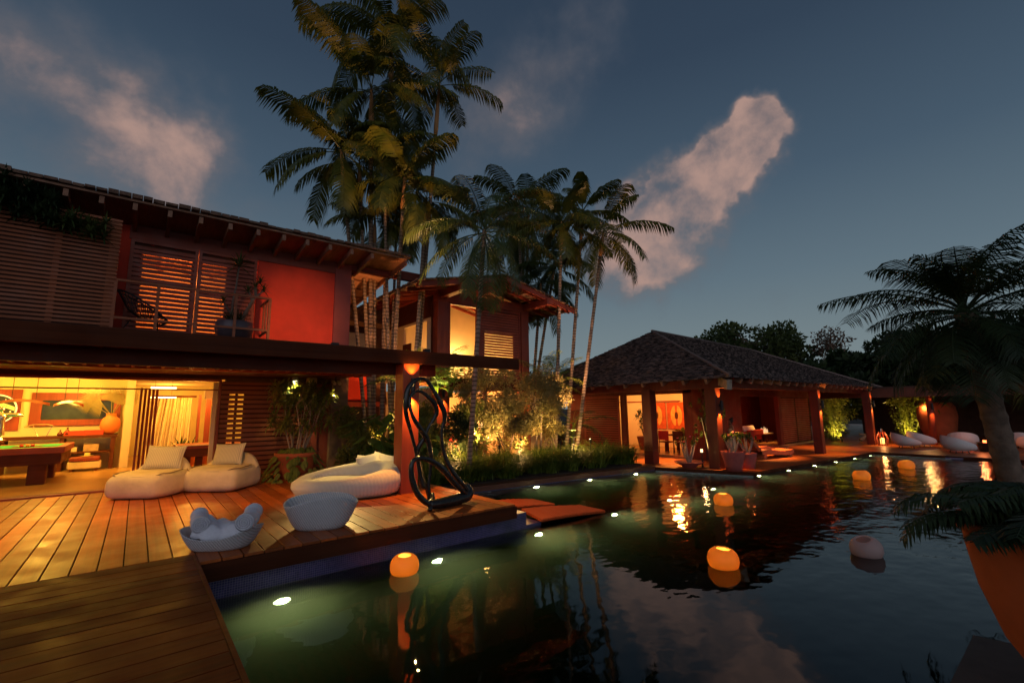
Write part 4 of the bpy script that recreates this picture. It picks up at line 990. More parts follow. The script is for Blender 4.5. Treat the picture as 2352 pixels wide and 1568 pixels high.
def beanbag(loc, rz, label, w_=1.34, d_=1.25, group='beanbag loungers by the games room door'):
    t = thing('beanbag_lounger', label, 'beanbag', loc, rz, group)
    # body: low puffed block, front towards -y
    m = MB(); nu, nv = 48, 20
    for j in range(nv+1):
        ph = -PI/2 + PI*j/nv
        for i in range(nu):
            th = 2*PI*i/nu; cz_ = sgn(math.cos(ph), .34); x = sgn(math.cos(th), .42)*cz_*w_/2; y = sgn(math.sin(th), .42)*cz_*d_/2; z = .23 + sgn(math.sin(ph), .62)*.24
            fr_ = (y/d_+.5); top = max(0, math.sin(ph))
            z += top*(.03 + .07*fr_) + .012*math.sin(x*9+y*5)*top - top*.05*math.exp(-((x/.45)**2+((y-.1)/.4)**2))
            if j < 6: z = max(z, 0.0)
            bul = 1 + .03*math.sin(th*5+loc[0]*3)*(1-top)
            m.v.append((x*bul, y*bul, max(0, z)))
    for j in range(nv):
        for i in range(nu):
            a = j*nu+i; b = j*nu+(i+1)%nu; m.f.append((a, b, b+nu, a+nu))
    m.build('seat', M['canvas'], t, smooth=True, local=True)
    # lid panel seam running round the front of the top
    P = [(sgn(math.cos(a_), .5)*w_*.46, -.02+sgn(math.sin(a_), .5)*d_*.42, .475+.05*(math.sin(a_)*.5+.5)+.01*math.sin(a_*7)-.05*math.exp(-(math.cos(a_)/.5)**2)*(1 if math.sin(a_)<0 else 0)) for a_ in np.linspace(PI*.98, PI*2.02, 26)]
    MB().tube(P, .012, 6).build('seam', simple('seam', (.28,.20,.11), .9), t, smooth=True, local=True)
    # padded back rising from the rear edge
    m = MB(); n = 30
    for s in range(2):
        for i in range(n+1):
            u = i/n*2-1; top = .76 - .30*abs(u)**3.2
            x = u*w_*.48; y0 = d_*.40 - .16*abs(u)**2.5
            for q,(dz_, dy) in enumerate(((.20,.12),(top*.8,.14),(top,.06),(top*.97,-.03),(.34,-.14))):
                if s == 0: m.v.append((x, y0+dy, dz_))
    for i in range(n):
        for q in range(4): a = i*5+q; m.f.append((a, a+1, a+6, a+5))
    m.build('backrest', M['canvas'], t, smooth=True, local=True)
    return t
CR = math.atan2(-.63, .78)
bb1 = beanbag((.36,12.55,0), CR+.06, 'wide beige beanbag lounger left of the other, before the open games room', 1.18, 1.2)
bb2 = beanbag((1.62,12.45,0), CR-.02, 'wide beige beanbag lounger on the right, before the slatted wall', 1.28, 1.2)
def lean_pillow(loc, rz, tilt, w_, h_, th, mat, label, group, seed=0, roll=0, sag=0.0):
    o = pillow('pillow', w_, h_, th, mat, None, seed=seed, sag=sag); o.location = loc; o.rotation_euler = (tilt, roll, rz); return tag(o, label, 'pillow', group)
lean_pillow((.50,12.72,.50), CR+.10, -.32, .80, .52, .18, M['stripe'], 'striped pillow propped on the left beanbag lounger', 'striped pillows', 1, .03)
lean_pillow((1.70,12.62,.50), CR-.12, -.30, .76, .50, .18, M['stripe'], 'striped pillow propped on the right beanbag lounger', 'striped pillows', 2, -.04)
# round ribbed daybed
t = thing('round_daybed', 'white ribbed round daybed beside the red post', 'daybed', (3.55,9.75,0), CR+.10)
m = MB(); nu, nv = 64, 18
for i in range(nu):
    a = 2*PI*i/nu; rise = .5+.5*math.cos(a-.75)            # higher towards the back right
    H_ = .36 + .26*rise**1.3; rx = 1.10; ry = .80; tw = .20 + .05*rise
    for j in range(nv):
        b = 2*PI*j/nv; rr_ = sgn(math.cos(b), .8)*tw; zz = H_/2 + sgn(math.sin(b), .7)*H_/2
        m.v.append(((rx-tw+rr_ + (.10 if zz > H_*.3 and zz < H_*.85 else 0)*.4)*math.cos(a), (ry-tw+rr_)*math.sin(a), zz*(1)+0))
for i in range(nu):
    for j in range(nv):
        a = i*nv+j; b = ((i+1)%nu)*nv+j; c_ = ((i+1)%nu)*nv+(j+1)%nv; d = i*nv+(j+1)%nv; m.f.append((a,b,c_,d))
m.build('rim', M['knit'], t, smooth=True, local=True)
MB().lathe([(.02,.34),(.5,.345),(.72,.32),(.80,.26),(.80,.1)], 40, (0,0,0), 1.06, .74).build('mattress', M['cushion'], t, smooth=True, local=True)
for i,(p,rz_,tl,ww,lab,rl) in enumerate((((3.95,10.02,.36),CR+.0,-.6,.55,'cream pillow at the left of the daybed, leaning back',.15),((4.05,9.92,.38),CR+.2,-.45,.50,'cream pillow in the middle of the daybed pile',-.25),((4.28,9.98,.38),CR-.2,-.5,.56,'cream pillow at the right end of the daybed pile',.2))):
    lean_pillow(p, rz_, tl, ww, .40, .20, M['cushion'], lab, 'cream pillows on the daybed', i+5, rl, .015)
# white woven basins at the deck edge
def basin(loc, rz, sx, sy, h, label, name='woven_basket', cat='basket', amp=.07, ph=0, flare=.62):
    t = thing(name, label, cat, loc, rz)
    m = MB(); n = 72; K = 12
    for inner in (0, 1):
        i0 = len(m.v)
        for k_ in range(K+1):
            f = k_/K; r_ = (flare + (1-flare)*f**.65) - inner*.035
            for i in range(n):
                a = 2*PI*i/n; hh_ = h + amp*math.cos(2*a+ph) + amp*.4*math.cos(3*a+1+ph)
                bx = sgn(math.cos(a), .85); by = sgn(math.sin(a), .9)
                m.v.append((bx*sx*r_, by*sy*r_*(1+.06*math.cos(2*a)), (.02*inner + f*(hh_ - .02*inner)) if k_ else .015*inner))
        for k_ in range(K):
            for i in range(n):
                a = i0+k_*n+i; b = i0+k_*n+(i+1)%n; f_ = (a,b,b+n,a+n); m.f.append(f_ if not inner else f_[::-1])
        m.f.append(tuple(i0+i for i in (range(n) if inner else reversed(range(n)))))
    nn = (K+1)*n
    for i in range(n): m.f.append((K*n+i, K*n+(i+1)%n, nn+K*n+(i+1)%n, nn+K*n+i))
    m.build('basket_shell', M['woven'], t, smooth=True, local=True)
    return t
basin((2.25,7.30,0), CR+.16, .52, .36, .41, 'tall white woven basin empty at the deck edge', amp=.055, ph=2.6)
basin((.98,7.14,0), CR+.14, .47, .34, .22, 'low white woven basket holding rolled towels', amp=.045, ph=.3, flare=.66)
def towel(c, ang, ln, r_, label, tilt=.25):
    t = thing('rolled_towel', label, 'towel', c, ang, 'white rolled towels in the basket')
    m = MB(); n = 12; P = [Vector((0,(i/n-.5)*ln, math.sin((i/n-.5)*ln*tilt)*.3+ (.04*((i/n-.5)*2)**2))) for i in range(n+1)]
    m.tube(P, [r_*(.96+.06*math.sin(i*1.7)) for i in range(n+1)], 22, cap=False)
    m.build('roll', M['towel'], t, smooth=True, local=True)
    for s in (0, n):
        q = MB(); sp_ = [];
        for k_ in range(60):
            a = k_*.42; rr_ = r_*.96*(1-k_/62); sp_.append(P[s]+Vector((math.cos(a)*rr_, (.012 if s else -.012)*(1+k_/60), math.sin(a)*rr_)))
        q.tube(sp_, .010, 5); q.disc(tuple(P[s]), r_*.95, 20, Matrix.Rotation(PI/2,3,'X')); q.build('towel_end', M['towel'], t, smooth=True, local=True)
    return t
ta = towel((.74,7.30,.30), CR+.62, .46, .10, 'rolled white towel lying across the left of the basket')
tb_ = towel((1.24,6.96,.32), CR+.30, .46, .11, 'rolled white towel on the right with its spiral end facing the pool')
t = thing('draped_towel', 'flat white towel draped between the two rolls and over the basket rim', 'towel', (.99,7.13,.22), CR+.14)
m = MB(); n1, n2 = 26, 16
for i in range(n1+1):
    for j in range(n2+1):
        u = i/n1-.5; v = j/n2-.5; z = .06+.09*(2*abs(u))**2 + .018*math.sin(u*22+v*9)+.014*math.sin(v*26-u*7) - max(0,-v-.34)*1.1
        m.v.append((u*.62+.015*math.sin(v*11), v*.44+.02*math.sin(u*9), z))
for i in range(n1):
    for j in range(n2): a = i*(n2+1)+j; m.f.append((a,a+n2+1,a+n2+2,a+1))
o_t = m.build('cloth', M['towel'], t, smooth=True, local=True); so = o_t.modifiers.new('thickness','SOLIDIFY'); so.thickness = .014
# ================================================================ SCULPTURE
t = thing('loop_sculpture', 'tall dark bronze sculpture of looping bars at the deck end', 'sculpture', (4.3,7.3,0))
y0 = 7.3
def P3(l): return [(a, y0+b, c) for a, b, c in l]
def bars(name, pts, off, rad, wob=.012, n=12):
    P = spline([(x, y0+o, z) for (x, z), o in zip(pts, off)], 6)
    MB().tube(P, [rad+wob*math.sin(i*.17+len(pts)) for i in range(len(P))], n).build(name, M['bronze'], t, smooth=True)
bars('outer_loop', [(4.02,.35),(3.95,.60),(3.87,.91),(3.74,1.29),(3.61,1.60),(3.58,1.81),(3.61,2.04),(3.72,2.19),(3.86,2.25),(3.98,2.22),(4.10,2.07),(4.23,1.87),(4.34,1.67),(4.36,1.51),(4.32,1.33),(4.33,1.11),(4.40,.85),(4.52,.62),(4.66,.43),(4.80,.29),(4.87,.15)], [.14,.14,.12,.08,.02,0,0,0,0,0,0,0,0,.02,.04,.04,.04,.02,0,0,0], .038, .009)
bars('inner_loop', [(3.64,1.90),(3.75,2.02),(3.89,2.01),(4.04,1.90),(4.16,1.79),(4.21,1.66),(4.17,1.54),(4.09,1.42),(4.03,1.28),(4.00,1.19),(3.92,1.04),(3.91,.90),(3.97,.71),(4.03,.52),(4.09,.36),(4.16,.12)], [0,0,0,0,.02,.04,.06,.08,.10,.12,.16,.18,.18,.18,.18,.16], .036, .009)
bars('middle_bar', [(3.65,1.93),(3.65,1.75),(3.73,1.55),(3.88,1.36),(4.01,1.20),(4.08,1.05),(4.12,.85),(4.12,.62),(4.10,.38),(4.14,.08)], [0,-.02,-.02,0,.03,.05,.06,.08,.10,.12], .039, .010)
bars('lower_loop', [(4.07,.08),(3.91,.16),(3.76,.32),(3.66,.55),(3.63,.74),(3.67,.86),(3.82,.89),(4.05,.81),(4.29,.64),(4.51,.41),(4.73,.22),(4.89,.10)], [-.14]*4+[-.15]*3+[-.12,-.10,-.08,-.05,-.02], .046, .008)
base_ = spline(P3([(4.00,-.12,.10),(4.19,-.10,.09),(4.42,-.06,.09),(4.66,-.02,.10),(4.86,.02,.12),(4.92,.06,.20),(4.84,.08,.30)]), 6)
MB().tube(base_, [.075+.025*math.sin(i/len(base_)*PI) for i in range(len(base_))], 14).build('base', M['bronze'], t, smooth=True)
foot = spline(P3([(3.98,-.18,.015),(4.02,-.12,.10),(4.10,-.05,.16),(4.16,.08,.22),(4.22,.12,.02)]), 5)
MB().tube(foot, .045, 10).build('foot', M['bronze'], t, smooth=True)
# ================================================================ FLOATING MATS ON THE STEPS
def mat_(P, label):
    t = thing('pool_mat', label, 'pool mat', tuple(P[0]), 0, 'orange pool mats')
    m = MB(); n = 14; P = [Vector(p) for p in P]
    for s in (0, 1):
        for i in range(n+1):
            for j in range(7):
                u = i/n; v = j/6; q = P[0].lerp(P[1],u).lerp(P[3].lerp(P[2],u), v)
                z = .014*math.sin(u*PI*1.2) + .006*math.sin(u*40) ; m.v.append((q.x, q.y, q.z + z + s*.05))
    K = (n+1)*7
    for i in range(n):
        for j in range(6):
            a = i*7+j; m.f.append((a,a+1,a+8,a+7)); m.f.append((K+a,K+a+7,K+a+8,K+a+1))
    for i in range(n):
        for j in (0,6): a = i*7+j; m.f.append((a,a+7,K+a+7,K+a) if j == 0 else (a+7,a,K+a,K+a+7))
    for j in range(6):
        for i in (0,n): a = i*7+j; m.f.append((a,K+a,K+a+1,a+1))
    m.build('pad', M['orangecloth'], t)
    m = MB()
    for i in range(46):
        u = (i+.5)/46; a = P[0].lerp(P[1],u); z = .014*math.sin(u*PI*1.2); m.tube([(a.x,a.y,a.z+z+.045),(a.x+.0,a.y-.025,a.z+z+.035),(a.x,a.y-.015,a.z+z+.0)], .009, 4)
    m.build('fringe', M['orangecloth'], t); return t
mat_([(6.10,6.66,-.42),(7.75,6.50,-.46),(7.75,7.22,-.46),(6.35,7.55,-.40)], 'orange mat floating nearest, its long edge trimmed with loops')
mat_([(6.30,7.85,-.41),(7.45,7.68,-.46),(7.45,8.45,-.46),(6.45,8.62,-.40)], 'orange mat floating behind the nearest one')
mat_([(5.50,7.4,-.10),(5.62,7.3,-.22),(5.75,8.9,-.25),(5.5,9.2,-.10)], 'orange mat hanging over the right edge of the deck')
# ================================================================ GAMES ROOM
YB = 19.6
t = thing('pool_table', 'dark wooden pool table with green felt in the open games room', 'pool table', (-2.9,16.6,.05))
x0,x1,y0,y1 = -4.5,-1.30,15.75,18.0
m = MB(); m.box(x0,y0,.78,x1,y0+.16,.93); m.box(x0,y1-.16,.78,x1,y1,.93); m.box(x0,y0+.161,.78,x0+.16,y1-.161,.93); m.box(x1-.16,y0+.161,.78,x1,y1-.161,.93)
m.build('rail', M['redbeam'], t, bevel=.012)
MB().box(x0+.05,y0+.05,.52,x1-.05,y1-.05,.775).build('body', M['darkwood'], t)
MB().box(x0+.163,y0+.163,.775,x1-.163,y1-.163,.918).build('felt', M['felt'], t)
for xx in (-4.1,-2.9,-1.75):
    for yy in (16.05,17.6): MB().box(xx-.16,yy-.16,.05,xx+.16,yy+.16,.52).build('leg', M['darkwood'], t, bevel=.02)
for i,(xx,yy,c,lab) in enumerate(((-2.55,16.1,(.9,.75,.5),'pale cue ball near the front cushion of the pool table'),(-2.15,16.6,(.7,.05,.03),'red ball at the left of the racked balls'),(-2.05,16.64,(.8,.35,.03),'orange ball among the racked balls'),(-1.96,16.6,(.6,.05,.03),'dark red ball at the right of the racked balls'))):
    tag(MB().lathe([(.001,-.04),(.028,-.028),(.04,0),(.028,.028),(.001,.04)], 14, (xx,yy,.945)).build('billiard_ball', simple('ball_resin%d'%i, c, .15, .02), smooth=True), lab, 'ball', 'balls on the pool table')
t = thing('wooden_tray', 'round dark red wooden tray on the felt', 'tray', (-2.05,16.62,.906))
MB().lathe([(.02,.906),(.25,.906),(.28,.93),(.24,.925),(.02,.915)], 24, (-2.05,16.72,0)).build('tray_plate', M['redwood'], t)
t = thing('sideboard', 'long dark sideboard with open shelves along the back wall', 'sideboard', (-1.65,19.2,.05))
MB().box(-2.9,18.95,1.0,-.42,19.5,1.08).build('top', M['darkwood'], t)
MB().box(-2.9,18.98,.55,-.5,19.5,.60).build('shelf', M['darkwood'], t)
for xx in (-2.9,-1.7,-.56): MB().box(xx,18.98,.05,xx+.10,19.5,1.0).build('side_panel', M['darkwood'], t)
for i,(xx,zz,w_,h_) in enumerate(((-1.45,.60,.28,.13),(-1.0,.60,.34,.20),(-1.42,1.08,.42,.13),(-.98,1.08,.45,.14))):
    tag(box(xx-w_/2,19.02,zz,xx+w_/2,19.35,zz+h_).build('book_stack', [M['cream'],simple('paper',(.5,.32,.2),.8),M['redcloth'],M['redcloth']][i]), ['low stack of pale books on the sideboard shelf','taller stack of magazines on the sideboard shelf','red box left on top of the sideboard','red box beside the clay vase'][i], ['books','magazines','box','box'][i])
t = thing('suitcase_trunk', 'leather and canvas trunk standing on the floor under the sideboard shelf', 'trunk', (-1.1,18.8,.05))
MB().box(-1.45,18.6,.12,-.72,18.95,.33).build('body', M['canvas'], t, bevel=.03)
MB().box(-1.42,18.58,.335,-.75,18.97,.46).build('lid', M['redwood'], t, bevel=.03)
for xx in (-1.35,-.82): MB().box(xx-.04,18.6,.05,xx+.04,18.95,.115).build('foot', M['darkwood'], t)
tag(MB().lathe([(.12,0),(.15,.02),(.06,.035),(.07,.10),(.001,.115)], 20, (-1.05,18.78,.465)).build('straw_hat', simple('straw',(.6,.42,.15),.8), smooth=True), 'small straw hat lying on the trunk', 'hat')
t = thing('clay_vase', 'big round terracotta vase on the right end of the sideboard', 'vase', (-.62,19.2,1.08))
MB().lathe([(.10,1.08),(.20,1.16),(.245,1.30),(.25,1.42),(.20,1.56),(.13,1.62),(.125,1.70),(.14,1.72),(.11,1.715),(.10,1.60)], 28, (-.62,19.2,0)).build('vase_body', simple('orange_clay',(.62,.17,.04),.6,.12,3), t, smooth=True)
t = thing('palm_bouquet', 'dried fan palm leaves standing in the terracotta vase', 'dried leaves', (-.62,19.2,1.6))
m = MB(); st = MB()
def fan(c, d, r_, n, sp=2.6):
    c = Vector(c); d = Vector(d).normalized(); s = d.cross(Vector((0,1,0))).normalized()
    for i in range(n):
        a = (i/(n-1)-.5)*sp; v = (d*math.cos(a)+s*math.sin(a)); w_ = d.cross(s)*.0 + (s*math.cos(a)-d*math.sin(a))*.011
        e = c+v*r_*(1-.15*abs(a)/1.3); mid = c+v*r_*.5
        m.quad(c, mid-w_, e, mid+w_)
for cx_,cz_,dx,dz,r_ in ((-.65,2.1,0,1,.45),(-1.1,2.0,-1,.1,.4),(-.65,2.15,0,1,.42),(-.95,2.15,-.9,.35,.55),(-.35,2.2,.7,.6,.45),(-.85,1.95,-1,-.1,.45),(-.5,2.0,.3,1,.4)):
    st.tube([(-.62,19.2,1.65),(cx_,19.15,cz_)], .012, 5, cap=False); fan((cx_,19.15,cz_), (dx,-.2,dz), r_, 22)
DRY = leaf('dried_palm', (.22,.17,.07), (.38,.28,.10), .7)
st.build('stem', DRY, t); m.build('fan_leaves', DRY, t)
t = thing('framed_mirror', 'wide mirror in a broad dark wooden frame above the sideboard', 'mirror', (-1.6,YB,1.85))
m = MB(); m.box(-2.46,19.52,2.13,-.42,19.598,2.36); m.box(-2.46,19.52,1.37,-.42,19.598,1.55); m.box(-2.46,19.52,1.55,-2.22,19.598,2.13); m.box(-.60,19.52,1.55,-.42,19.598,2.13)
m.build('frame', M['redwood'], t)
MB().box(-2.22,19.57,1.55,-.60,19.59,2.13).build('mirror_glass', simple('dark_mirror',(.05,.06,.035),.08,.3,3,0), t)
# round club sign on a wooden panel
t = thing('round_sign', 'round black and white sign with a star, a lettered band and small stars', 'sign', (-3.12,YB,1.9))
MB().box(-3.75,19.56,1.26,-2.66,19.598,2.45).build('panel', M['redwood'], t)
def yd(m, cx_, cz_, r_, y, n=40, r2=None):
    i = len(m.v); m.v += [(cx_+r_*math.cos(2*PI*j/n), y, cz_+(r2 or r_)*math.sin(2*PI*j/n)) for j in range(n)]; m.f.append(tuple(range(i,i+n)))
SC = (-3.14,1.88); m = MB().tube([(SC[0],19.555,SC[1]),(SC[0],19.50,SC[1])], .42, 44); m.build('ring', emit('sign_white', (.9,.85,.6), .35), t)
m = MB(); yd(m, *SC, .385, 19.497); m.build('disc', simple('sign_black',(.03,.03,.03),.5), t)
def starq(m, c, r_, y):
    i = len(m.v); m.v += [(c[0],y,c[1])] + [(c[0]+(r_ if k%2==0 else r_*.42)*math.cos(PI/2+k*PI/5), y, c[1]+(r_ if k%2==0 else r_*.42)*math.sin(PI/2+k*PI/5)) for k in range(10)]
    m.f += [(i, i+1+k, i+1+(k+1)%10) for k in range(10)]
m = MB(); starq(m, (-2.97,2.11), .065, 19.494)
for k in range(9):
    a = -.25 - k*.28; starq(m, (SC[0]+.30*math.cos(a), SC[1]+.30*math.sin(a)), .030, 19.494)
m.build('star', emit('sign_star', (.9,.85,.5), .35), t)
m = MB(); n = 24
for i in range(n):
    f = lambda u: (SC[0]-.37+u*.74, SC[1]+.10+.10*math.sin(u*PI*.9+.3)-.10*u)
    a = f(i/n); b = f((i+1)/n); m.quad((a[0],19.492,a[1]-.055),(b[0],19.492,b[1]-.055),(b[0],19.492,b[1]+.055),(a[0],19.492,a[1]+.055))
m.build('band', emit('sign_band', (.85,.75,.2), .3), t)
m = MB(); TX = 'ORDEM E PROGRESSO'
for q,ch in enumerate(TX):
    if ch == ' ': continue
    cu = bpy.data.curves.new('glyph','FONT'); cu.body = ch; cu.size = .062; cu.align_x = 'CENTER'; ob_ = bpy.data.objects.new('glyph',cu); C.objects.link(ob_)
    bpy.context.view_layer.update(); me_ = ob_.evaluated_get(bpy.context.evaluated_depsgraph_get()).to_mesh()
    u = (q+.9)/(len(TX)+.8); x_, z_ = SC[0]-.37+u*.74, SC[1]+.10+.10*math.sin(u*PI*.9+.3)-.10*u-.02; i_ = len(m.v)
    m.v += [(x_+v.co.x, 19.489, z_+v.co.y) for v in me_.vertices]; m.f += [tuple(i_+k_ for k_ in p.vertices) for p in me_.polygons]
    bpy.data.objects.remove(ob_); bpy.data.curves.remove(cu)
m.build('lettering', simple('green_letters',(.10,.16,.02),.6), t)
# statue with spread arms (chrome) and objects on the bar
t = thing('bar_counter', 'low dark bar counter left of the sideboard', 'counter', (-3.6,18.3,.05))
MB().box(-4.6,18.0,.05,-2.75,18.5,.98).build('body', M['darkwood'], t); MB().box(-4.7,17.95,.985,-2.70,18.55,1.03).build('top', M['darkwood'], t)
t = thing('silver_statuette', 'shiny silver statuette of a robed figure with outspread arms on the bar', 'statuette', (-2.82,18.2,1.03))
MB().lathe([(.13,1.03),(.14,1.06),(.09,1.08),(.115,1.2),(.10,1.4),(.09,1.55),(.12,1.68),(.10,1.74),(.035,1.78),(.035,1.80),(.065,1.84),(.06,1.90),(.02,1.93)], 20, (-2.82,18.2,0), 1, .7, fn=lambda p,a,k_: (p.x*(1+.08*math.sin(a*8)), p.y*(1+.08*math.sin(a*8)), p.z)).build('figure', M['chrome'], t, smooth=True)
for s in (-1,1): MB().tube([(-2.82+s*.06,18.2,1.70),(-2.82+s*.25,18.2,1.71),(-2.82+s*.42,18.2,1.70)], [.05,.045,.03], 10, flat=1.3).build('arm', M['chrome'], t, smooth=True)
t = thing('wire_fruit_bowl', 'pale metal rack with arched handle right of the statuette', 'rack', (-2.2,18.95,1.08))
m = MB(); m.tube([(-2.48,19.1,1.36),(-2.3,19.1,1.42),(-2.0,19.1,1.42),(-1.88,19.1,1.37)], .016, 6); m.tube([(-2.30,19.1,1.40),(-2.18,19.1,1.09)], .008, 5); m.tube([(-1.90,19.1,1.38),(-2.0,19.1,1.09)], .008, 5); m.build('frame', M['chrome'], t)
for i,(xx,s_) in enumerate(((-1.72,.8),(-1.57,1.1))):
    tag(MB().lathe([(.05*s_,0),(.085*s_,.03*s_),(.07*s_,.10*s_),(.022*s_,.16*s_),(.022*s_,.21*s_),(.028*s_,.22*s_)], 18, (xx,19.1,1.08)).build('bottle', simple('red_glass%d'%i,(.12,.02,.015),.1,.1), smooth=True), ['small dark red bottle left on the sideboard','larger round dark red bottle on the sideboard'][i], 'bottle', 'bottles on the sideboard')
# boomerang pendant lamps
for i,(xa,xb,yy,zz) in enumerate(((-2.75,-1.72,16.3,1.98),(-1.75,-1.15,17.2,1.96))):
    t = thing('pendant_lamp', ['long bent wooden wing pendant nearer the camera','shorter bent wooden wing pendant behind the first'][i], 'pendant lamp', ((xa+xb)/2,yy,2.8), 0, 'wing pendants over the pool table')
    m = MB(); n = 14
    for s in range(n+1):
        u = s/n; x = lerp(xa,xb,u); z = zz+.10*math.sin(u*PI)-.02; w_ = .16*math.sin(u*PI)**.6+.01
        m.v += [(x,yy-w_,z-.03),(x,yy+w_,z-.03),(x,yy,z+.035)]
    for s in range(n): a = s*3; m.f += [(a,a+3,a+4,a+1),(a+1,a+4,a+5,a+2),(a+2,a+5,a+3,a)]
    m.build('shade', simple('lacquered_wood%d'%i,(.45,.10,.03),.35), t, smooth=False)
    for u in (.35,.75): MB().tube([(lerp(xa,xb,u),yy,zz+.10),(lerp(xa,xb,u),yy,2.8)], .006, 4).build('cord', M['black'], t)
# folding doors, curtain, table tennis
for i in range(5):
    x = .02+i*.088; tag(box(x,15.2+i*.25,.06,x+.05,15.85+i*.25,2.36).build('folding_door', M['redwood'], bevel=.006), ['leftmost','second','middle','fourth','rightmost'][i]+' of the folded red wooden door leaves', 'door', 'folded door leaves between the rooms')
m = MB(); n = 90; P = []
for i in range(n+1):
    u = i/n; x = .42+u*.98; y = 18.6 + .05*math.sin(u*70)+.03*math.sin(u*31); P.append((x,y))
for i in range(n):
    (xa,ya),(xb,yb) = P[i],P[i+1]; sw = lambda u,z: -.22*(1-u)*(1-z)
    m.quad((xa+sw(i/n,0),ya,.08),(xb+sw((i+1)/n,0),yb,.08),(xb,yb,2.20),(xa,ya,2.20))
t = thing('curtain', 'long cream sheer curtain hanging in the room behind the beanbags', 'curtain', (1,18.6,2.2)); m.build('cloth', M['curtain'], t, smooth=True)
MB().box(.35,18.5,2.21,1.5,18.7,2.27).build('rail', M['darkwood'], t)
tag(MB().box(1.5,16.0,2.10,1.78,16.25,2.36).build('loudspeaker', M['cream'], bevel=.02), 'square cream loudspeaker hanging in the room by the right jamb', 'loudspeaker')
t = thing('wall_frame_panels', 'dark door frames at the back right of the second room', 'door frame', (2.0,18.5,.05))
m = MB(); m.box(1.56,18.5,.05,1.64,18.6,2.3); m.box(1.75,18.2,.05,1.90,18.3,2.4); m.build('frame', M['redwood'], t)
for i,(zz,xx,w_) in enumerate(((2.44,.55,.30),(2.16,.55,.32))):
    t = thing('linear_pendant', ['upper glowing tube of the linear lamp behind the folded doors','lower glowing tube of the linear lamp behind the folded doors'][i], 'pendant lamp', (xx,16.9,2.8), 0, 'glowing tube lamps')
    MB().box(xx-w_,16.88,zz-.028+i*.01,xx+w_,16.92,zz+.028-i*.01).build('tube', emit('tube_light%d'%i, (1,.78,.35), 5), t)
    for s in (-.2,.2): MB().tube([(xx+s,16.9,zz+.03),(xx+s,16.9,2.8)], .004, 4).build('cord', M['black'], t)
t = thing('tennis_table', 'dark table tennis table with a pale rim in the second room', 'table', (1.6,16.3,.05))
MB().box(.92,15.6,.72,2.6,17.1,.80).build('top', M['redwood'], t); m = MB(); m.box(.90,15.58,.801,2.6,15.62,.815); m.box(.90,15.62,.801,.94,17.1,.815); m.build('edge_line', M['cream'], t)
MB().box(.95,15.62,.50,2.6,15.66,.72).build('apron', M['darkwood'], t)
for xx in (1.10,1.38,2.2): MB().box(xx,15.75,.05,xx+.16,15.95,.70).build('leg', M['darkwood'], t)
for i,(xx,s_) in enumerate(((1.15,.20),(1.42,.15))):
    t = thing('potted_agave', ['bigger dark potted plant before the curtain','smaller dark potted plant before the curtain, right'][i], 'potted plant', (xx,17.9,.05), 0, 'dark plants before the curtain')
    MB().lathe([(.10,.05),(.16,.5),(.15,.5),(.02,.45)], 16, (xx,17.9,0)).build('pot', M['terracotta'], t)
    m = MB(); rosette(m, (xx,17.9,.5), 26, .34+s_, .06, (85,5), 35); m.build('foliage', M['palmdark'], t)
tag(pillow('pouf', .7, .45, .5, simple('brown_leather',(.4,.2,.08),.5,.15), None), 'brown leather pouf on the floor between the two beanbags', 'pouf').location = (.75,16.5,.06)
# ================================================================ BALCONY
t = thing('string_chair', 'black round string chair on the balcony behind the railing', 'chair', (-.08,13.58,3.56), PI/2-.15)
rimP = [(.46*math.cos(a), .50*math.sin(a), .66+.33*math.sin(a)+.04*math.cos(2*a)) for a in np.linspace(0,2*PI,37)]
MB().tube(rimP, .020, 6, cap=False).build('rim', M['black'], t, local=True)
m = MB()
for i in range(36):
    p = Vector(rimP[i]); a = 2*PI*i/36; c_ = Vector((.13*math.cos(a), .13*math.sin(a)-.10, .30)); q = p.lerp(c_,.5)+Vector((0,.02,-.10)); m.tube([p,q,c_], .009, 4, cap=False)
m.build('strings', M['black'], t, local=True)
m = MB(); m.tube([(.13*math.cos(a), .13*math.sin(a)-.10, .30) for a in np.linspace(0,2*PI,17)], .014, 6, cap=False); m.build('seat_ring', M['black'], t, local=True)
for a in (-2.3,-.8,1.57): MB().tube([(.26*math.cos(a),.26*math.sin(a)-.06,.33),(.40*math.cos(a),.38*math.sin(a),0)], .014, 6).build('leg', M['black'], t, local=True)
t = thing('balcony_planter', 'large dark round pot with two-stemmed dragon tree on the balcony', 'potted plant', (1.78,13.62,3.56))
MB().lathe([(.26,3.56),(.38,3.64),(.43,3.78),(.43,4.00),(.40,4.03),(.38,3.98),(.30,3.9)], 32, (1.78,13.62,0)).build('pot', simple('dark_ceramic',(.10,.07,.08),.35,.2), t, smooth=True)
m = MB(); m.tube([(1.72,13.62,3.9),(1.70,13.6,4.5),(1.75,13.58,5.0),(1.78,13.56,5.55)], [.04,.03,.022,.02], 7); m.tube([(1.86,13.62,3.9),(2.05,13.6,4.4),(2.22,13.6,4.8),(2.2,13.6,5.05)], [.05,.045,.04,.03], 7); m.tube([(2.22,13.6,4.75),(2.38,13.6,4.95)], .025, 6); m.tube([(2.15,13.6,4.62),(2.05,13.6,4.9)], .025, 6); m.tube([(1.70,13.6,4.2),(1.5,13.55,4.5)], .022, 6)
m.build('stem', M['bark2'], t)
m = MB(); rosette(m, (1.78,13.56,5.52), 44, .46, .035, (88,-25), 40); m.build('foliage', M['palm2'], t)
m = MB()
for c_ in ((2.20,13.6,5.02),(2.40,13.6,4.95),(2.03,13.6,4.88),(2.3,13.58,5.15),(1.48,13.54,4.5)): rosette(m, c_, 30, .26, .025, (88,-25), 35)
m.build('foliage', M['palm2'], t)
m = MB()
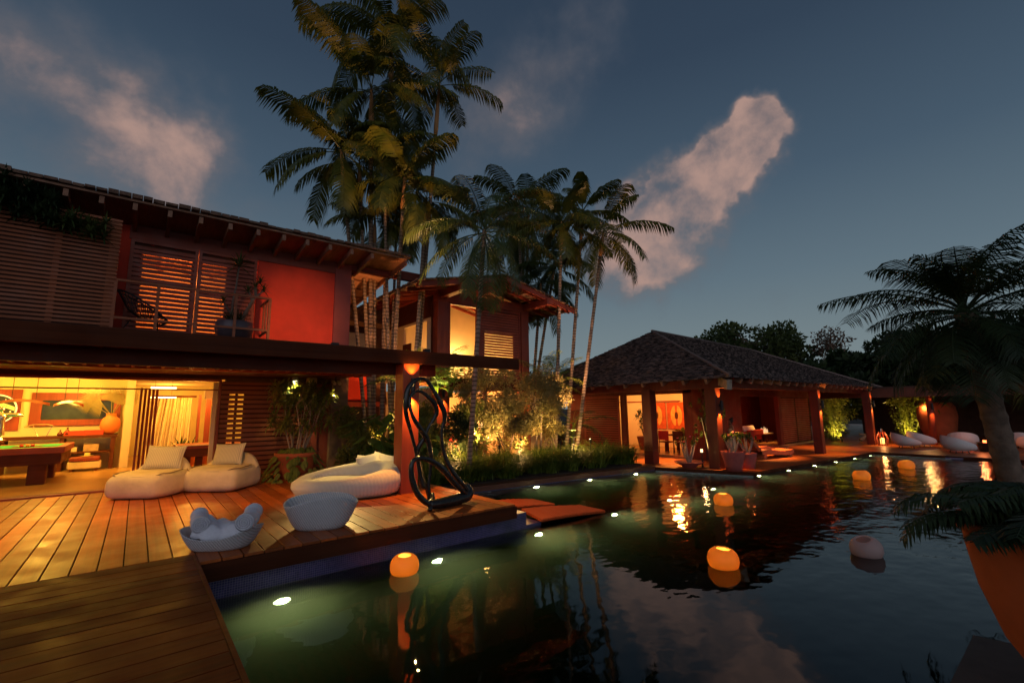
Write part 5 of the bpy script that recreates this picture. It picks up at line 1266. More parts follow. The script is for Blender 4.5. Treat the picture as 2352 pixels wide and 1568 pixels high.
for i in range(14): rosette(m, (1.6+random.random()*.45,13.55+random.random()*.15,3.95), 8, .5, .02, (88,40), 30)
m.build('underplanting', M['palmdark'], t)
for i,(xa,xb,zz) in enumerate(((-3.2,-2.35,6.42),(-2.35,-1.60,6.30),(-1.60,-.85,5.98),(-4.6,-3.2,6.4))):
    t = thing('screen_bush', ['leafy bush spilling over the slatted screen at the left edge','tall leafy bush over the middle of the screen','low dracaena bush over the right end of the screen','leafy bush over the screen outside the picture'][i], 'bush', ((xa+xb)/2,13.35,5.6), 0, 'bushes over the slatted screen')
    m = MB()
    for q in range(60 if i != 2 else 26):
        c_ = (random.uniform(xa,xb), random.uniform(12.82,13.3), zz-.24+random.uniform(-.42,.22)*(1.0 if i != 2 else .6)); rosette(m, c_, 24, random.uniform(.22,.34), .035, (88,-40), 35)
    m.build('foliage', M['palmdark'] if i != 2 else M['palm2'], t)
    MB().tube([((xa+xb)/2,13.3,5.3),((xa+xb)/2,13.3,zz-.2)], .03, 6).build('stem', M['bark2'], t)
# ================================================================ POTTED SHRUB UNDER THE CANOPY
t = thing('potted_shrub', 'big terracotta pot with a tall spotlit shrub and trailing vine against the slatted wall', 'potted plant', (3.30,12.95,0))
MB().lathe([(.34,0),(.40,.25),(.47,.55),(.52,.58),(.52,.66),(.45,.66),(.40,.58),(.05,.55)], 32, (3.30,12.95,0)).build('pot', M['terracotta'], t, smooth=True)
m = MB(); tops = []
for i in range(11):
    a = i*2.4; r0_ = .12; b = Vector((3.30+r0_*math.cos(a), 12.95+r0_*math.sin(a), .55)); e = Vector((3.30+.50*math.cos(a)*random.uniform(.3,1.1), 12.95+.42*math.sin(a), random.uniform(1.5,2.0)))
    q = b.lerp(e,.5)+Vector((random.uniform(-.08,.08),random.uniform(-.08,.08),0)); m.tube([b,q,e],[.022,.017,.010],6,cap=False)
    for s in range(3):
        f = e+Vector((random.uniform(-.28,.28),random.uniform(-.22,.22),random.uniform(.1,.5))); m.tube([e,f],[.009,.005],4,cap=False); tops.append(f)
m.build('stem', M['stembark'], t)
m = MB()
for c_ in tops + [Vector((3.3+random.uniform(-.72,.78),12.9+random.uniform(-.4,.3),random.uniform(1.2,2.4))) for _ in range(85)]: rosette(m, c_, 13, .27, .046, (80,-45), 55)
m.build('foliage', M['shrub'], t)
m = MB(); st = MB()
for i in range(210):
    a = random.uniform(0,2*PI); rr_ = random.uniform(.2,.78); z = .78 - max(0,rr_-.42)*2.0 - random.uniform(0,.12) - (random.random()**3)*.25; c_ = Vector((3.3+rr_*math.cos(a),12.95+rr_*math.sin(a),z))
    broad(m, st, c_+Vector((0,0,.02))-Vector((math.cos(a),math.sin(a),0))*.06, c_, .19, .15, (math.cos(a)*.6,math.sin(a)*.6,-.7))
m.build('vine', M['vine'], t)
# ================================================================ GARDEN
def bush_tree(loc, h, crown, label, name='garden_tree', cat='tree', mat='pino', n=4200, size=.11, group='fine-leaved garden trees before the guest house', nc=22, tr=.05, stems=3):
    t = thing(name, label, cat, loc, 0, group)
    m = MB(); cs = []
    for s in range(stems):
        b = Vector(loc)+Vector((random.uniform(-.2,.2),random.uniform(-.2,.2),0)); tp = Vector(crown[0])+Vector((random.uniform(-.5,.5)*crown[1][0],random.uniform(-.4,.4)*crown[1][1],random.uniform(-.3,.2)*crown[1][2]))
        m.tube([b,b.lerp(tp,.35)+Vector((random.uniform(-.1,.1),0,0)),tp],[tr,tr*.8,tr*.4],7,cap=False)
    for i in range(nc):
        u = Vector((random.gauss(0,1),random.gauss(0,1),random.gauss(0,1))).normalized(); f = random.uniform(.55,1.0)
        c_ = Vector(crown[0])+Vector((u.x*crown[1][0]*f,u.y*crown[1][1]*f,u.z*crown[1][2]*f)); r_ = random.uniform(.16,.30)*max(crown[1]); cs.append((tuple(c_),(r_,r_,r_*.85)))
        m.tube([tuple(Vector(crown[0]).lerp(c_,.1)),tuple(c_)],[tr*.3,tr*.12],4,cap=False)
    m.build('trunk', M['bark2'], t)
    m = MB(); leafcloud(m, cs, n//nc, size, .28); m.build('crown', M[mat], t); return t
bush_tree((8.6,12.4,-.28), 0, ((8.75,12.2,2.1),(1.0,.7,1.35)), 'bushy fine-leaved tree with a pointed top left, before the lit window', n=9000, nc=34)
bush_tree((10.9,12.1,-.28), 0, ((10.9,12.0,1.9),(1.25,.8,1.15)), 'broad fine-leaved tree with round crown right of the pointed one', n=11000, nc=36)
bush_tree((9.8,12.3,-.28), 0, ((9.7,12.2,1.25),(1.0,.6,1.0)), 'lower fine-leaved shrub between the two garden trees', n=7000, nc=24)
bush_tree((12.5,12.9,-.28), 0, ((12.4,12.8,1.6),(.75,.6,1.3)), 'narrow fine-leaved shrub beside the lit passage', n=6000, nc=24)
bush_tree((10.2,13.0,-.28), 0, ((10.15,12.8,2.9),(.35,.3,.5)), 'thin sprig of pale leaves rising before the shutters', n=700, nc=7, tr=.02, stems=1)
bush_tree((7.5,12.2,-.28), 0, ((7.55,12.1,.9),(.7,.6,.9)), 'dark low shrub behind the sculpture', n=5000, nc=20, mat='treedark')
# broad-leaved plants behind the daybed
for i,(x,y,z,sc2) in enumerate(((4.95,11.9,-.28,1.0),(5.4,11.6,-.28,1.15),(5.7,12.4,-.28,1.3),(6.5,11.6,-.28,.9),(5.2,12.9,-.28,1.2))):
    t = thing('broadleaf_plant', ['heart-leaved plant beside the brown pillar','heart-leaved plant behind the daybed pillows','tall heart-leaved plant among the palm trunks','heart-leaved plant right of the red post','heart-leaved plant at the back by the red wall'][i], 'plant', (x,y,z), 0, 'broad-leaved plants behind the daybed')
    m = MB(); st = MB()
    for q in range(17):
        a = q*2.4; r_ = random.uniform(.15,.55)*sc2; tp = (x+r_*math.cos(a), y+r_*math.sin(a), z+random.uniform(.5,1.45)*sc2); broad(m, st, (x,y,z), tp, .34*sc2, .26*sc2)
    st.build('stem', M['bigleaf'], t); m.build('foliage', M['bigleaf'], t)
for i,(x,y) in enumerate(((5.0,13.2),(6.9,12.5),(6.2,12.2),(7.9,11.9))):
    bush_tree((x,y,-.28), 0, ((x,y,1.0),(.55,.5,1.1)), ['dark leafy shrub by the brown pillar','leafy shrub among the palm trunks','low leafy shrub under the palm trunks','leafy shrub before the guest house left post'][i], 'leafy_shrub', 'shrub', 'shrub', 2600, .13, 'leafy shrubs at the palm trunks', 16, .02)
# grass strip and ferns: uncountable
def blades(poly_fn, n, h0, h1, wd, sp=.35):
    Q = []
    P = np.array([poly_fn() for _ in range(n)]); k_ = n
    az = rng.random(k_)*2*PI; ln = h0+(h1-h0)*rng.random(k_); s = sp*(.3+rng.random(k_)); d = np.stack([np.cos(az),np.sin(az)],1)
    sd = np.stack([-np.sin(az),np.cos(az),np.zeros(k_)],1)*wd*.5
    b = P; mid = P + np.concatenate([d*(s*ln*.35)[:,None], (ln*.6)[:,None]],1); tip = P + np.concatenate([d*(s*ln*1.3)[:,None], (ln*(1-.25*s))[:,None]],1)
    q1 = np.stack([b-sd,b+sd,mid+sd*.8,mid-sd*.8],1); q2 = np.stack([mid-sd*.8,mid+sd*.8,tip+sd*.05,tip-sd*.05],1); return np.concatenate([q1,q2])
tuft = [(random.uniform(5.7,13.9), random.random(), random.uniform(.35,1.35)) for _ in range(95)]
m = MB()
for tx, tf, th_ in tuft:
    yb = np.interp(tx,[5.5,9,12.4,14],[10.85,10.5,10.2,10.05]) + .10 + tf*1.15
    m.quads_np(blades(lambda: (tx+random.gauss(0,.10), yb+random.gauss(0,.08), -.29), 120, .26*th_+.10, .80*th_+.10, .030, 1.25))
struct(m.build('grass', M['grass']), 'stuff')
m = MB(); m.quads_np(blades(lambda: (random.uniform(5.6,13.8), random.uniform(11.3,13.8), -.29), 9000, .15, .45, .03)); struct(m.build('ground_cover', M['shrub']), 'stuff')
for i,(x,y,s_) in enumerate(((12.0,11.9,.9),(12.9,11.5,1.0),(13.6,11.2,.9),(11.2,11.7,.8),(8.2,11.5,.9),(9.6,11.6,.8))):
    t = thing('fern', ['fern left of the passage, above the grass','large fern before the red shutters','fern at the right end of the grass','small fern in the middle of the grass bed','fern behind the sculpture loops','fern under the fine-leaved trees'][i], 'fern', (x,y,-.28), 0, 'ferns above the grass strip')
    m = MB(); kk = MB()
    for q in range(13): frond(m, kk, (x,y,-.2), q*137.5, random.uniform(35,70), random.uniform(-40,-5), s_*random.uniform(.8,1.1), .16, 16, .3, .04, r0=.01)
    kk.build('stem', M['bigleaf'], t); m.build('foliage', M['bigleaf'], t)
def uplight(x, y, z, to, e, label, col=(1,.58,.19), ang=90, grp='garden uplights'):  # unseen lamps added for the warm light on palms and planting
    if z == -.28 and x > 7:
        MBs = MB().tube([(x,y,-.28),(x,y,.52)], .012, 6); z = .5
    else: MBs = None
    t = thing('garden_uplight', label, 'garden light', (x,y,z), 0, grp)
    MB().lathe([(.03,z),(.035,z+.05),(.05,z+.12),(.045,z+.12),(.02,z+.07)], 12, (x,y,0)).build('housing', M['black'], t)
    if MBs: MBs.build('stem', M['black'], t)
    spot((x,y,z+.14), to, e, col, ang, .8, .03, t); return t
uplight(5.9,12.9,-.28,(5.8,13.6,8), 1700, 'garden uplight at the foot of the tall palm trunks', (1,.40,.12), 62)
uplight(7.0,11.6,-.28,(5.9,12.8,9), 1700, 'garden uplight right of the tall palm trunks', (1,.42,.14), 55)
uplight(7.9,11.4,-.28,(7.4,10.8,7), 420, 'garden uplight before the guest house palm', (1,.55,.2), 60)
uplight(12.6,11.9,-.28,(13.4,13.2,8), 1500, 'garden uplight under the palms right of the guest house', (1,.5,.22), 60)
uplight(11.0,11.0,-.28,(10.4,12.6,2), 170, 'garden uplight in the grass before the broad tree', (1,.62,.22), 100)
uplight(8.6,11.2,-.28,(8.7,12.6,2), 170, 'garden uplight in the grass before the pointed tree', (1,.62,.22), 100)
uplight(7.6,12.9,1.9,(7.3,13.4,3.6), 80, 'garden uplight among the yellow feather palms', (1,.8,.2), 110)
uplight(12.75,13.2,1.5,(12.95,13.8,3.5), 100, 'garden uplight under the right feather palm', (1,.85,.2), 100)
uplight(5.0,11.2,-.28,(5.4,12.2,1.2), 170, 'garden uplight among the broad leaves behind the daybed', (1,.7,.25), 120)
uplight(12.4,10.9,-.28,(12.4,12.2,.6), 120, 'garden uplight at the right of the grass strip', (1,.7,.25), 120)
uplight(4.9,16.8,-.28,(6.5,18.4,2.6), 240, 'garden uplight washing the red wall panel', (1,.38,.10), 110)
t = None
for i,(x,y,to,e_,lab) in enumerate(((3.0,9.35,(3.4,14.2,4.2),300,'small floodlight on the canopy roof facing the red wall'),(5.0,9.2,(6.1,14.4,13.4),2800,'small floodlight on the canopy roof facing the palm crowns'))):
    t = thing('floodlight', lab, 'floodlight', (x,y,2.94), 0, 'floodlights on the canopy roof')  # unseen flood lamps added to warm the red wall and palm crowns
    MB().box(x-.07,y-.04,2.99,x+.07,y+.06,3.07).build('housing', M['black'], t); MB().box(x-.02,y-.02,2.94,x+.02,y+.02,2.99).build('bracket', M['black'], t)
    spot((x,y+.08,3.05), to, e_, (1,.50,.20), 40, .9, .05, t)
for i,(x,y) in enumerate(((7.4,11.75),(9.9,11.75),(12.3,11.6))):  # unseen lanterns added to brighten the grass and ferns
    t = thing('path_light', ['low garden lantern in the grass left, behind the sculpture','low garden lantern behind the middle of the grass strip','low garden lantern behind the right of the grass strip'][i], 'garden light', (x,y,-.28), 0, 'low garden lanterns')
    MB().tube([(x,y,-.28),(x,y,.55)], .015, 6).build('stem', M['black'], t); MB().lathe([(.09,.66),(.01,.74)], 14, (x,y,0)).build('cap', M['black'], t)
    point((x,y,.60), 50, (1,.52,.16), .03, t)
# guest house furniture glimpsed through the leaves
t = thing('table_lamp', 'table lamp with cream shade in the guest house sitting room', 'lamp', (11.35,16.2,.45))
MB().lathe([(.10,.50),(.05,.55),(.07,.72),(.03,.9),(.02,.95)], 16, (11.35,16.2,0)).build('base', M['redwood'], t); MB().lathe([(.24,.95),(.15,1.22)], 24, (11.35,16.2,0)).build('shade', emit('lampshade', (1,.75,.35), 2.2), t)
t = thing('side_table', 'small wooden table under the guest house lamp', 'table', (11.35,16.2,-.22)); MB().lathe([(.3,.46),(.3,.50),(.001,.50)], 20, (11.35,16.2,0)).build('top', M['darkwood'], t); MB().tube([(11.35,16.2,-.22),(11.35,16.2,.46)], .05, 8).build('leg', M['darkwood'], t)
t = thing('red_sofa', 'red sofa in the guest house sitting room', 'sofa', (10.0,16.8,-.22))
MB().box(9.2,16.5,-.05,10.9,17.3,.22).build('seat', M['redcloth'], t, bevel=.04); MB().box(9.2,17.1,.221,10.9,17.35,.62).build('backrest', M['redcloth'], t, bevel=.04)
for xx in (9.12,10.9): MB().box(xx,16.5,-.22,xx+.10,17.35,.42).build('armrest', M['darkwood'], t)
# lit passage with planter between the houses
t = thing('passage_bar', 'shelf and stools glimpsed in the lit passage between guest house and pavilion', 'shelf', (15.6,17.0,-.38))
m = MB(); m.box(14.3,17.6,-.38,17.2,17.7,2.5); m.build('wall_panel', M['cream'], t)
for zz in (.5,1.0,1.5): MB().box(14.4,17.3,zz,17.0,17.6,zz+.04).build('shelf', M['redwood'], t)
point((15.6,16.9,1.2), 60, (1,.45,.12), .12, V, 'passage_light')
t = thing('bromeliad_pot', 'dark pot of yellow-green leaves in the lit passage', 'potted plant', (15.3,15.2,-.38))
MB().lathe([(.16,-.38),(.30,.35),(.27,.35),(.03,.30)], 20, (15.3,15.2,0)).build('pot', M['darkwood'], t)
m = MB(); rosette(m, (15.3,15.2,.3), 40, .75, .10, (88,0), 50); m.build('foliage', M['vine'], t)
# ================================================================ PAVILION CONTENTS
t = thing('potted_ficus', 'tall potted plant with dark leaves seen through the left pavilion opening', 'potted plant', (18.7,13.1,-.28))
MB().lathe([(.22,-.28),(.33,.30),(.35,.34),(.30,.33),(.05,.28)], 24, (18.7,13.1,0)).build('pot', simple('brown_pot',(.18,.06,.04),.6), t, smooth=True)
m = MB(); [m.tube([(18.7,13.1,.3),(18.7+a,13.1+b,1.1)], [.02,.01], 5, cap=False) for a,b in ((-.2,.1),(.15,-.1),(.05,.2))]; m.build('stem', M['bark2'], t)
m = MB(); 
for i in range(26): rosette(m, (18.7+random.gauss(0,.20),13.1+random.gauss(0,.2),random.uniform(.55,1.45)), 10, .24, .05, (80,-30), 50)
m.build('foliage', M['palmdark'], t)
# wall hangings: orange panels each with a pale split oval
for i,(yc,) in enumerate(((13.55,),(12.45,))):
    t = thing('wall_hanging', ['orange wall panel with a pale ring and dark centre','orange wall panel with a pale broken ring, partly hidden'][i], 'wall hanging', (20.55,yc,1.2), 0, 'orange wall panels in the dining room')
    MB().box(20.53,yc-.50,.62,20.58,yc+.50,1.92).build('panel', simple('rust_cloth%d'%i,(.55,.10,.03),.8), t)
    for s in (-1,1):
        m = MB(); n = 16
        for q in range(n):
            f = lambda a_, r1, r2: (20.52, yc+s*(.03+math.cos(a_)*r1), 1.27+math.sin(a_)*r2)
            a0 = -PI/2+.15+(PI-.3)*q/n; a1 = -PI/2+.15+(PI-.3)*(q+1)/n; m.quad(f(a0,.28,.50),f(a1,.28,.50),f(a1,.07,.18),f(a0,.07,.18))
        m.build('half_ring', simple('ochre%d%d'%(i,s),(.70,.42,.10),.8), t)
    m = MB(); i_ = len(m.v); m.v += [(20.515,yc+.09*math.cos(2*PI*j/20),1.27+.17*math.sin(2*PI*j/20)) for j in range(20)]; m.f.append(tuple(range(20))); m.build('centre', M['darkwood'], t)
t = thing('dining_table', 'dark dining table with a green runner in the pavilion', 'dining table', (19.2,11.2,-.28))
MB().box(18.6,10.2,.42,19.7,12.0,.47).build('top', M['darkwood'], t); MB().box(18.9,10.3,.471,19.4,11.9,.477).build('runner', M['vine'], t)
for a,b in ((18.7,10.3),(19.6,10.3),(18.7,11.9),(19.6,11.9)): MB().box(a-.05,b-.05,-.28,a+.05,b+.05,.42).build('leg', M['darkwood'], t)
t = thing('fruit_centrepiece', 'bowl heaped with green leaves and fruit on the dining table', 'centrepiece', (19.0,11.0,.48)); MB().lathe([(.12,.48),(.28,.56),(.26,.56),(.05,.50)], 20, (19.0,11.0,0)).build('bowl', M['darkwood'], t)
m = MB(); leafcloud(m, [((19.0,11.0,.62),(.35,.5,.10))], 400, .12, .5); m.build('leaves', M['vine'], t)
def chair(loc, rz, label, grp, mat='darkwood', cloth=None):
    t = thing('dining_chair', label, 'chair', loc, rz, grp)
    box(-.24,-.24,.44,.24,.24,.49).build('seat', M[mat], t, local=True); box(-.24,.20,.55,.24,.25,.95).build('backrest', M[cloth or mat], t, local=True)
    for a in (-.21,.21):
        for b in (-.21,.21): MB().tube([(a*1.1,b*1.1,0),(a,b,.44 if b < 0 else .95)], .022, 6).build('leg', M[mat], t, local=True)
    return t
for i,(x,y,rz_,lab) in enumerate(((18.2,11.6,1.57,'dining chair nearest the opening with a cloth over its back'),(18.2,10.9,1.57,'dining chair at the near side, middle'),(18.25,10.35,1.57,'dining chair at the near side, right'),(20.1,11.5,-1.57,'dining chair on the far side, left'),(20.1,10.8,-1.57,'dining chair on the far side, right'))):
    chair((x,y,-.28), rz_, lab, 'dining chairs in the pavilion', cloth='redcloth' if i == 0 else None)
# lounge
t = thing('lounge_sofa', 'low red sofa with pale cushions in the pavilion lounge', 'sofa', (25.9,11.3,-.28))
MB().box(25.0,11.1,-.12,26.7,11.9,.14).build('seat', M['redcloth'], t, bevel=.04); MB().box(25.0,11.0,.141,26.7,11.14,.42).build('backrest', M['redcloth'], t, bevel=.03)
for xx in (25.1,26.5): MB().box(xx,11.1,-.28,xx+.1,11.2,-.12).build('leg', M['darkwood'], t)
for i,xx in enumerate((25.2,25.7,26.1)): lean_pillow((xx,11.25,.34), 0, -.5, .42, .34, .16, M['cushion'], ['pale pillow on the lounge sofa, left','pale pillow on the lounge sofa, middle','pale pillow on the lounge sofa, right'][i], 'pale pillows on the lounge sofa', i)
t = thing('candle_table', 'small pale table with bottles and candles in the lounge', 'table', (27.3,11.2,-.28)); MB().box(26.85,10.9,.14,27.75,11.5,.19).build('top', M['cream'], t)
for a in (26.9,27.7):
    for b in (10.95,11.45): MB().box(a-.03,b-.03,-.28,a+.03,b+.03,.14).build('leg', M['darkwood'], t)
for i,(x,h_) in enumerate(((26.92,.30),(27.1,.26),(27.3,.34),(27.5,.28),(27.68,.22))):
    tag(MB().lathe([(.035,.19),(.035,.19+h_*.55),(.014,.19+h_*.75),(.014,.19+h_)], 10, (x,11.2,0)).build('candle_bottle', emit('bottle_glow%d'%i,(1,.8,.5),.5)), ['leftmost pale bottle on the candle table','second pale bottle on the candle table','tallest pale bottle in the middle of the candle table','fourth pale bottle on the candle table','shortest pale bottle at the right of the candle table'][i], 'bottle', 'pale bottles on the candle table')
# sun loungers at the pool side
def lounger(loc, rz, label):
    t = thing('sun_lounger', label, 'sun lounger', loc, rz, 'orange lit sun loungers beside the pavilion')
    n = 20; top = [];
    for i in range(n+1):
        u = i/n; x = u*2.0; z = .30+.05*math.sin(u*PI*1.8+.6); top.append((x,z))
    m = MB()
    for i in range(n):
        (xa,za),(xb,zb) = top[i],top[i+1]
        m.quad((xa,-.36,za),(xb,-.36,zb),(xb,.36,zb),(xa,.36,za)); m.quad((xa,-.36,za-.16),(xb,-.36,zb-.16),(xb,-.36,zb),(xa,-.36,za)); m.quad((xb,.36,zb-.16),(xa,.36,za-.16),(xa,.36,za),(xb,.36,zb)); m.quad((xa,.36,za-.16),(xb,.36,zb-.16),(xb,-.36,zb-.16),(xa,-.36,za-.16))
    m.quad((2,-.36,top[-1][1]-.16),(2,.36,top[-1][1]-.16),(2,.36,top[-1][1]),(2,-.36,top[-1][1]))
    m.build('frame', M['orangewood'], t, local=True)
    for s in (-.30,.22): MB().bar((-.02,s+.04,.30),(-.72,s+.04,.95),.05,.05).build('back_rail', M['orangewood'], t, local=True)
    MB().bar((.02,0,.34),(-.66,0,.94),.62,.07,up=(.66,0,.7)).build('backrest', M['orangewood'], t, local=True)
    for a in (.15,1.75):
        MB().box(a,-.34,0,a+.14,.34,.17).build('leg', M['orangewood'], t, local=True)
    return t
M['orangewood'] = wood('orange_wood', (.55,.16,.06), .5, axis=0, var=.2)
lounger((19.2,8.35,-.38), -.22, 'orange wooden sun lounger nearest the pool edge'); lounger((20.6,9.05,-.38), -.22, 'orange wooden sun lounger behind the nearest one, by the lounge')
for i,(p,r_,lab) in enumerate((((18.9,8.5,.10),-.22,'orange pillow leaning on the lounger back'),((19.25,8.4,.0),-.22,'yellow pillow lying at the front of the lounger back'))):
    lean_pillow(p, r_+PI/2, -.75, .55, .42, .15, [M['orangecloth'],simple('yellow_cloth',(.75,.45,.08),.85)][i], lab, 'pillows on the sun lounger', i)
# woman standing behind the loungers, facing left along the pool
t = thing('person', 'person standing behind the sun lounger, dark hair tied up, pale strapless dress', 'person', (18.6,8.9,-.38), math.atan2(.63,-.78)+PI/2)
SK = [((0,0,.86),.115),((0,.0,1.0),.095),((0,-.01,1.14),.115),((0,0,1.27),.10),((0,.0,1.345),.043),((0,-.01,1.40),.042),((0,-.015,1.47),.075),((0,-.01,1.53),.07),
      ((-.075,0,.82),.085),((-.08,-.01,.46),.055),((-.085,.01,.08),.036),((-.09,-.09,.03),.028),((.075,0,.82),.085),((.08,-.03,.46),.055),((.085,-.02,.08),.036),((.09,-.12,.03),.028),
      ((-.15,0,1.265),.045),((-.19,.02,1.02),.034),((-.15,-.10,.83),.026),((-.12,-.15,.79),.020),((.15,0,1.265),.045),((.20,.0,1.02),.034),((.16,-.12,.86),.026),((.13,-.17,.83),.020)]
ED = [(0,1),(1,2),(2,3),(3,4),(4,5),(5,6),(6,7),(0,8),(8,9),(9,10),(10,11),(0,12),(12,13),(13,14),(14,15),(3,16),(16,17),(17,18),(18,19),(3,20),(20,21),(21,22),(22,23)]
for s_, hand in ((-1,19),(1,23)):
    hp = SK[hand][0]
    for f in range(5):
        SK.append(((hp[0]+(f-2)*.012, hp[1]-.045-(.012 if f == 2 else 0), hp[2]-.03), .0065)); ED.append((hand, len(SK)-1))
me = bpy.data.meshes.new('body'); me.from_pydata([p for p,_ in SK], ED, []); bo = bpy.data.objects.new('body', me); C.objects.link(bo); bo.parent = t
md = bo.modifiers.new('skin','SKIN'); md.use_smooth_shade = True
for v_, (p,r_) in zip(me.skin_vertices[0].data, SK): v_.radius = (r_, r_*.82)
me.skin_vertices[0].data[0].use_root = True
bo.modifiers.new('sub','SUBSURF').render_levels = 2; me.materials.append(simple('warm_skin',(.50,.22,.11),.5,.08))
MB().lathe([(.20,.12),(.175,.45),(.150,.75),(.145,.88),(.108,1.0),(.130,1.14),(.128,1.19)], 28, (0,0,0), 1, .85).build('dress', simple('pale_dress',(.78,.58,.34),.8,.08), t, smooth=True, local=True)
MB().lathe([(.03,1.585),(.07,1.57),(.088,1.52),(.088,1.46),(.06,1.40)], 20, (0,.028,0), 1, .95).build('hair', simple('dark_hair',(.03,.015,.01),.5), t, smooth=True, local=True)
MB().lathe([(.001,-.04),(.045,-.02),(.05,.01),(.02,.045)], 16, (0,.07,1.58)).build('hair_bun', bpy.data.materials['dark_hair'], t, smooth=True, local=True)
MB().lathe([(.047,1.35),(.047,1.375)], 16, (0,-.003,0), 1, .9).build('choker', M['black'], t, local=True)
m = MB(); m.tube([(0,-.082,1.495),(0,-.100,1.47),(0,-.085,1.46)], [.007,.011,.008], 6); m.build('nose', bpy.data.materials['warm_skin'], t, smooth=True, local=True)
m = MB(); [m.disc((sx,-.082,1.50), .008, 8, Matrix.Rotation(PI/2,3,'X')) for sx in (-.028,.028)]; m.tube([(-.02,-.086,1.435),(0,-.091,1.432),(.02,-.086,1.435)], .004, 5); m.build('face_features', M['black'], t, local=True)
# clay pots of desert rose
def rosepot(x, y, rb, rt, h, label, hh, mat='pinkpot', flowers=True):
    t = thing('flower_pot', label, 'potted plant', (x,y,-.38), 0, 'clay pots of desert rose at the pavilion corner')
    MB().lathe([(rb,-.38),(rb*1.12,-.38+h*.3),(rt*.97,-.38+h*.9),(rt,-.38+h),(rt*.90,-.38+h),(rt*.86,-.38+h*.92),(.04,-.38+h*.85)], 32, (x,y,0)).build('pot', M[mat], t, smooth=True)
    m = MB(); ends = []
    for i in range(6):
        a = i*1.05+random.random()*.5; b = Vector((x,y,-.40+h*.9)); q = b+Vector((math.cos(a)*.13,math.sin(a)*.13,hh*.35)); e = b+Vector((math.cos(a)*.26,math.sin(a)*.26,hh*random.uniform(.75,1.1))); m.tube(spline([b,q,e],4), np.linspace(.055,.012,9).tolist(), 7); ends.append(e)
    m.build('stem', M['stembark'], t)
    m = MB()
    for e in ends:
        for s in range(3): rosette(m, e+Vector((random.gauss(0,.06),random.gauss(0,.06),random.gauss(0,.04))), 9, .14, .04, (75,-30), 40)
    m.build('foliage', M['bigleaf'], t)
    if flowers:
        m = MB()
        for e in ends[:4]: rosette(m, e+Vector((random.gauss(0,.08),random.gauss(0,.08),.06)), 6, .07, .06, (60,10), 20)
        m.build('flower', simple('pink_petals',(.75,.12,.22),.6), t)
rosepot(15.15,7.25,.24,.37,.62,'big red clay pot with desert rose, in front of the corner post',.55)
rosepot(16.05,7.20,.20,.30,.52,'smaller red clay pot with desert rose, right of the big pot',.60)
rosepot(14.95,8.7,.22,.50,.20,'low red clay bowl with tall desert rose, left of the corner post',.75)
t = thing('climbing_plant', 'leafy climbing shrub lit yellow behind the corner post', 'plant', (17.0,8.9,-.38))
m = MB(); [m.tube([(17.0+random.gauss(0,.1),8.9,-.38),(17.0+random.gauss(0,.25),8.9+random.gauss(0,.1),1.3)], [.02,.012], 5, cap=False) for _ in range(9)]; m.build('stem', M['stembark'], t)
m = MB()
for i in range(80): rosette(m, (17.0+random.gauss(0,.32),8.9+random.gauss(0,.22),random.uniform(.5,2.35)), 10, .15, .05, (80,-40), 50)
m.build('foliage', M['shrub'], t)
uplight(16.6,8.5,-.38,(17.0,8.9,2.2), 120, 'uplight under the climbing shrub of the pavilion', (1,.8,.25), 90)
t = thing('candle_stand', 'black stand with a lit candle beside the low clay bowl', 'candle stand', (15.2,8.35,-.38))
MB().lathe([(.16,0),(.03,.03),(.02,.5),(.10,.52)], 12, (15.2,8.35,-.38)).build('stand', M['black'], t); MB().lathe([(.04,.14),(.04,.24),(.001,.24)], 12, (15.2,8.35,0)).build('candle', emit('candle_wax',(1,.6,.3),3), t)
point((15.2,8.3,.32), 6, (1,.5,.2), .04, t)
# ================================================================ FAR RIGHT TERRACE
def lantern(x, y, label):
    t = thing('lantern', label, 'lantern', (x,y,-.38)); m = MB()
    for i in range(10): a = 2*PI*i/10; m.tube([(x+.19*math.cos(a),y+.19*math.sin(a),-.38),(x+.25*math.cos(a),y+.25*math.sin(a),0),(x+.12*math.cos(a),y+.12*math.sin(a),.30)], .014, 4)
    m.build('cage', M['redwood'], t); MB().lathe([(.10,-.30),(.10,-.05),(.02,.0)], 14, (x,y,0)).build('candle', emit('lantern_flame',(1,.40,.10),3), t)
    MB().tube([(x-.12,y,.30),(x-.10,y,.45),(x+.10,y,.45),(x+.12,y,.30)], .015, 5).build('handle', M['chrome'], t); point((x,y,.10), 12, (1,.42,.12), .06, t)
lantern(29.55,6.45,'wicker lantern glowing at the foot of the far pavilion post')
def armchair(x, y, rz, label):
    t = thing('garden_armchair', label, 'armchair', (x,y,-.38), rz, 'white moulded armchairs on the far terrace')
    m = MB(); n = 28
    for k_,(f,z) in enumerate(((.55,.12),(.85,.22),(1.0,.40),(1.02,.60),(.98,.80))):
        for i in range(n+1):
            a = PI*.0 + 2*PI*i/n; back = .5+.5*math.cos(a); zz = .12+(z*1.12-.12)*(.30+.70*back**.9); m.v.append((math.cos(a)*.62*f, math.sin(a)*.60*f, zz))
    for k_ in range(4):
        for i in range(n): a = k_*(n+1)+i; m.f.append((a,a+1,a+n+2,a+n+1))
    m.build('shell', M['white'], t, smooth=True, local=True); MB().lathe([(.5,.26),(.52,.34),(.45,.37),(.01,.375)], 24).build('seat', M['white'], t, smooth=True, local=True)
    MB().lathe([(.001,.115),(.34,.12),(.34,.14)], 20).build('bottom', M['white'], t, local=True)
    t.scale = (.9,.9,.82)
    for a in (.7,2.4,3.9,5.6): MB().tube([(.3*math.cos(a),.3*math.sin(a),.13),(.34*math.cos(a),.34*math.sin(a),0)], .02, 6).build('leg', M['black'], t, local=True)
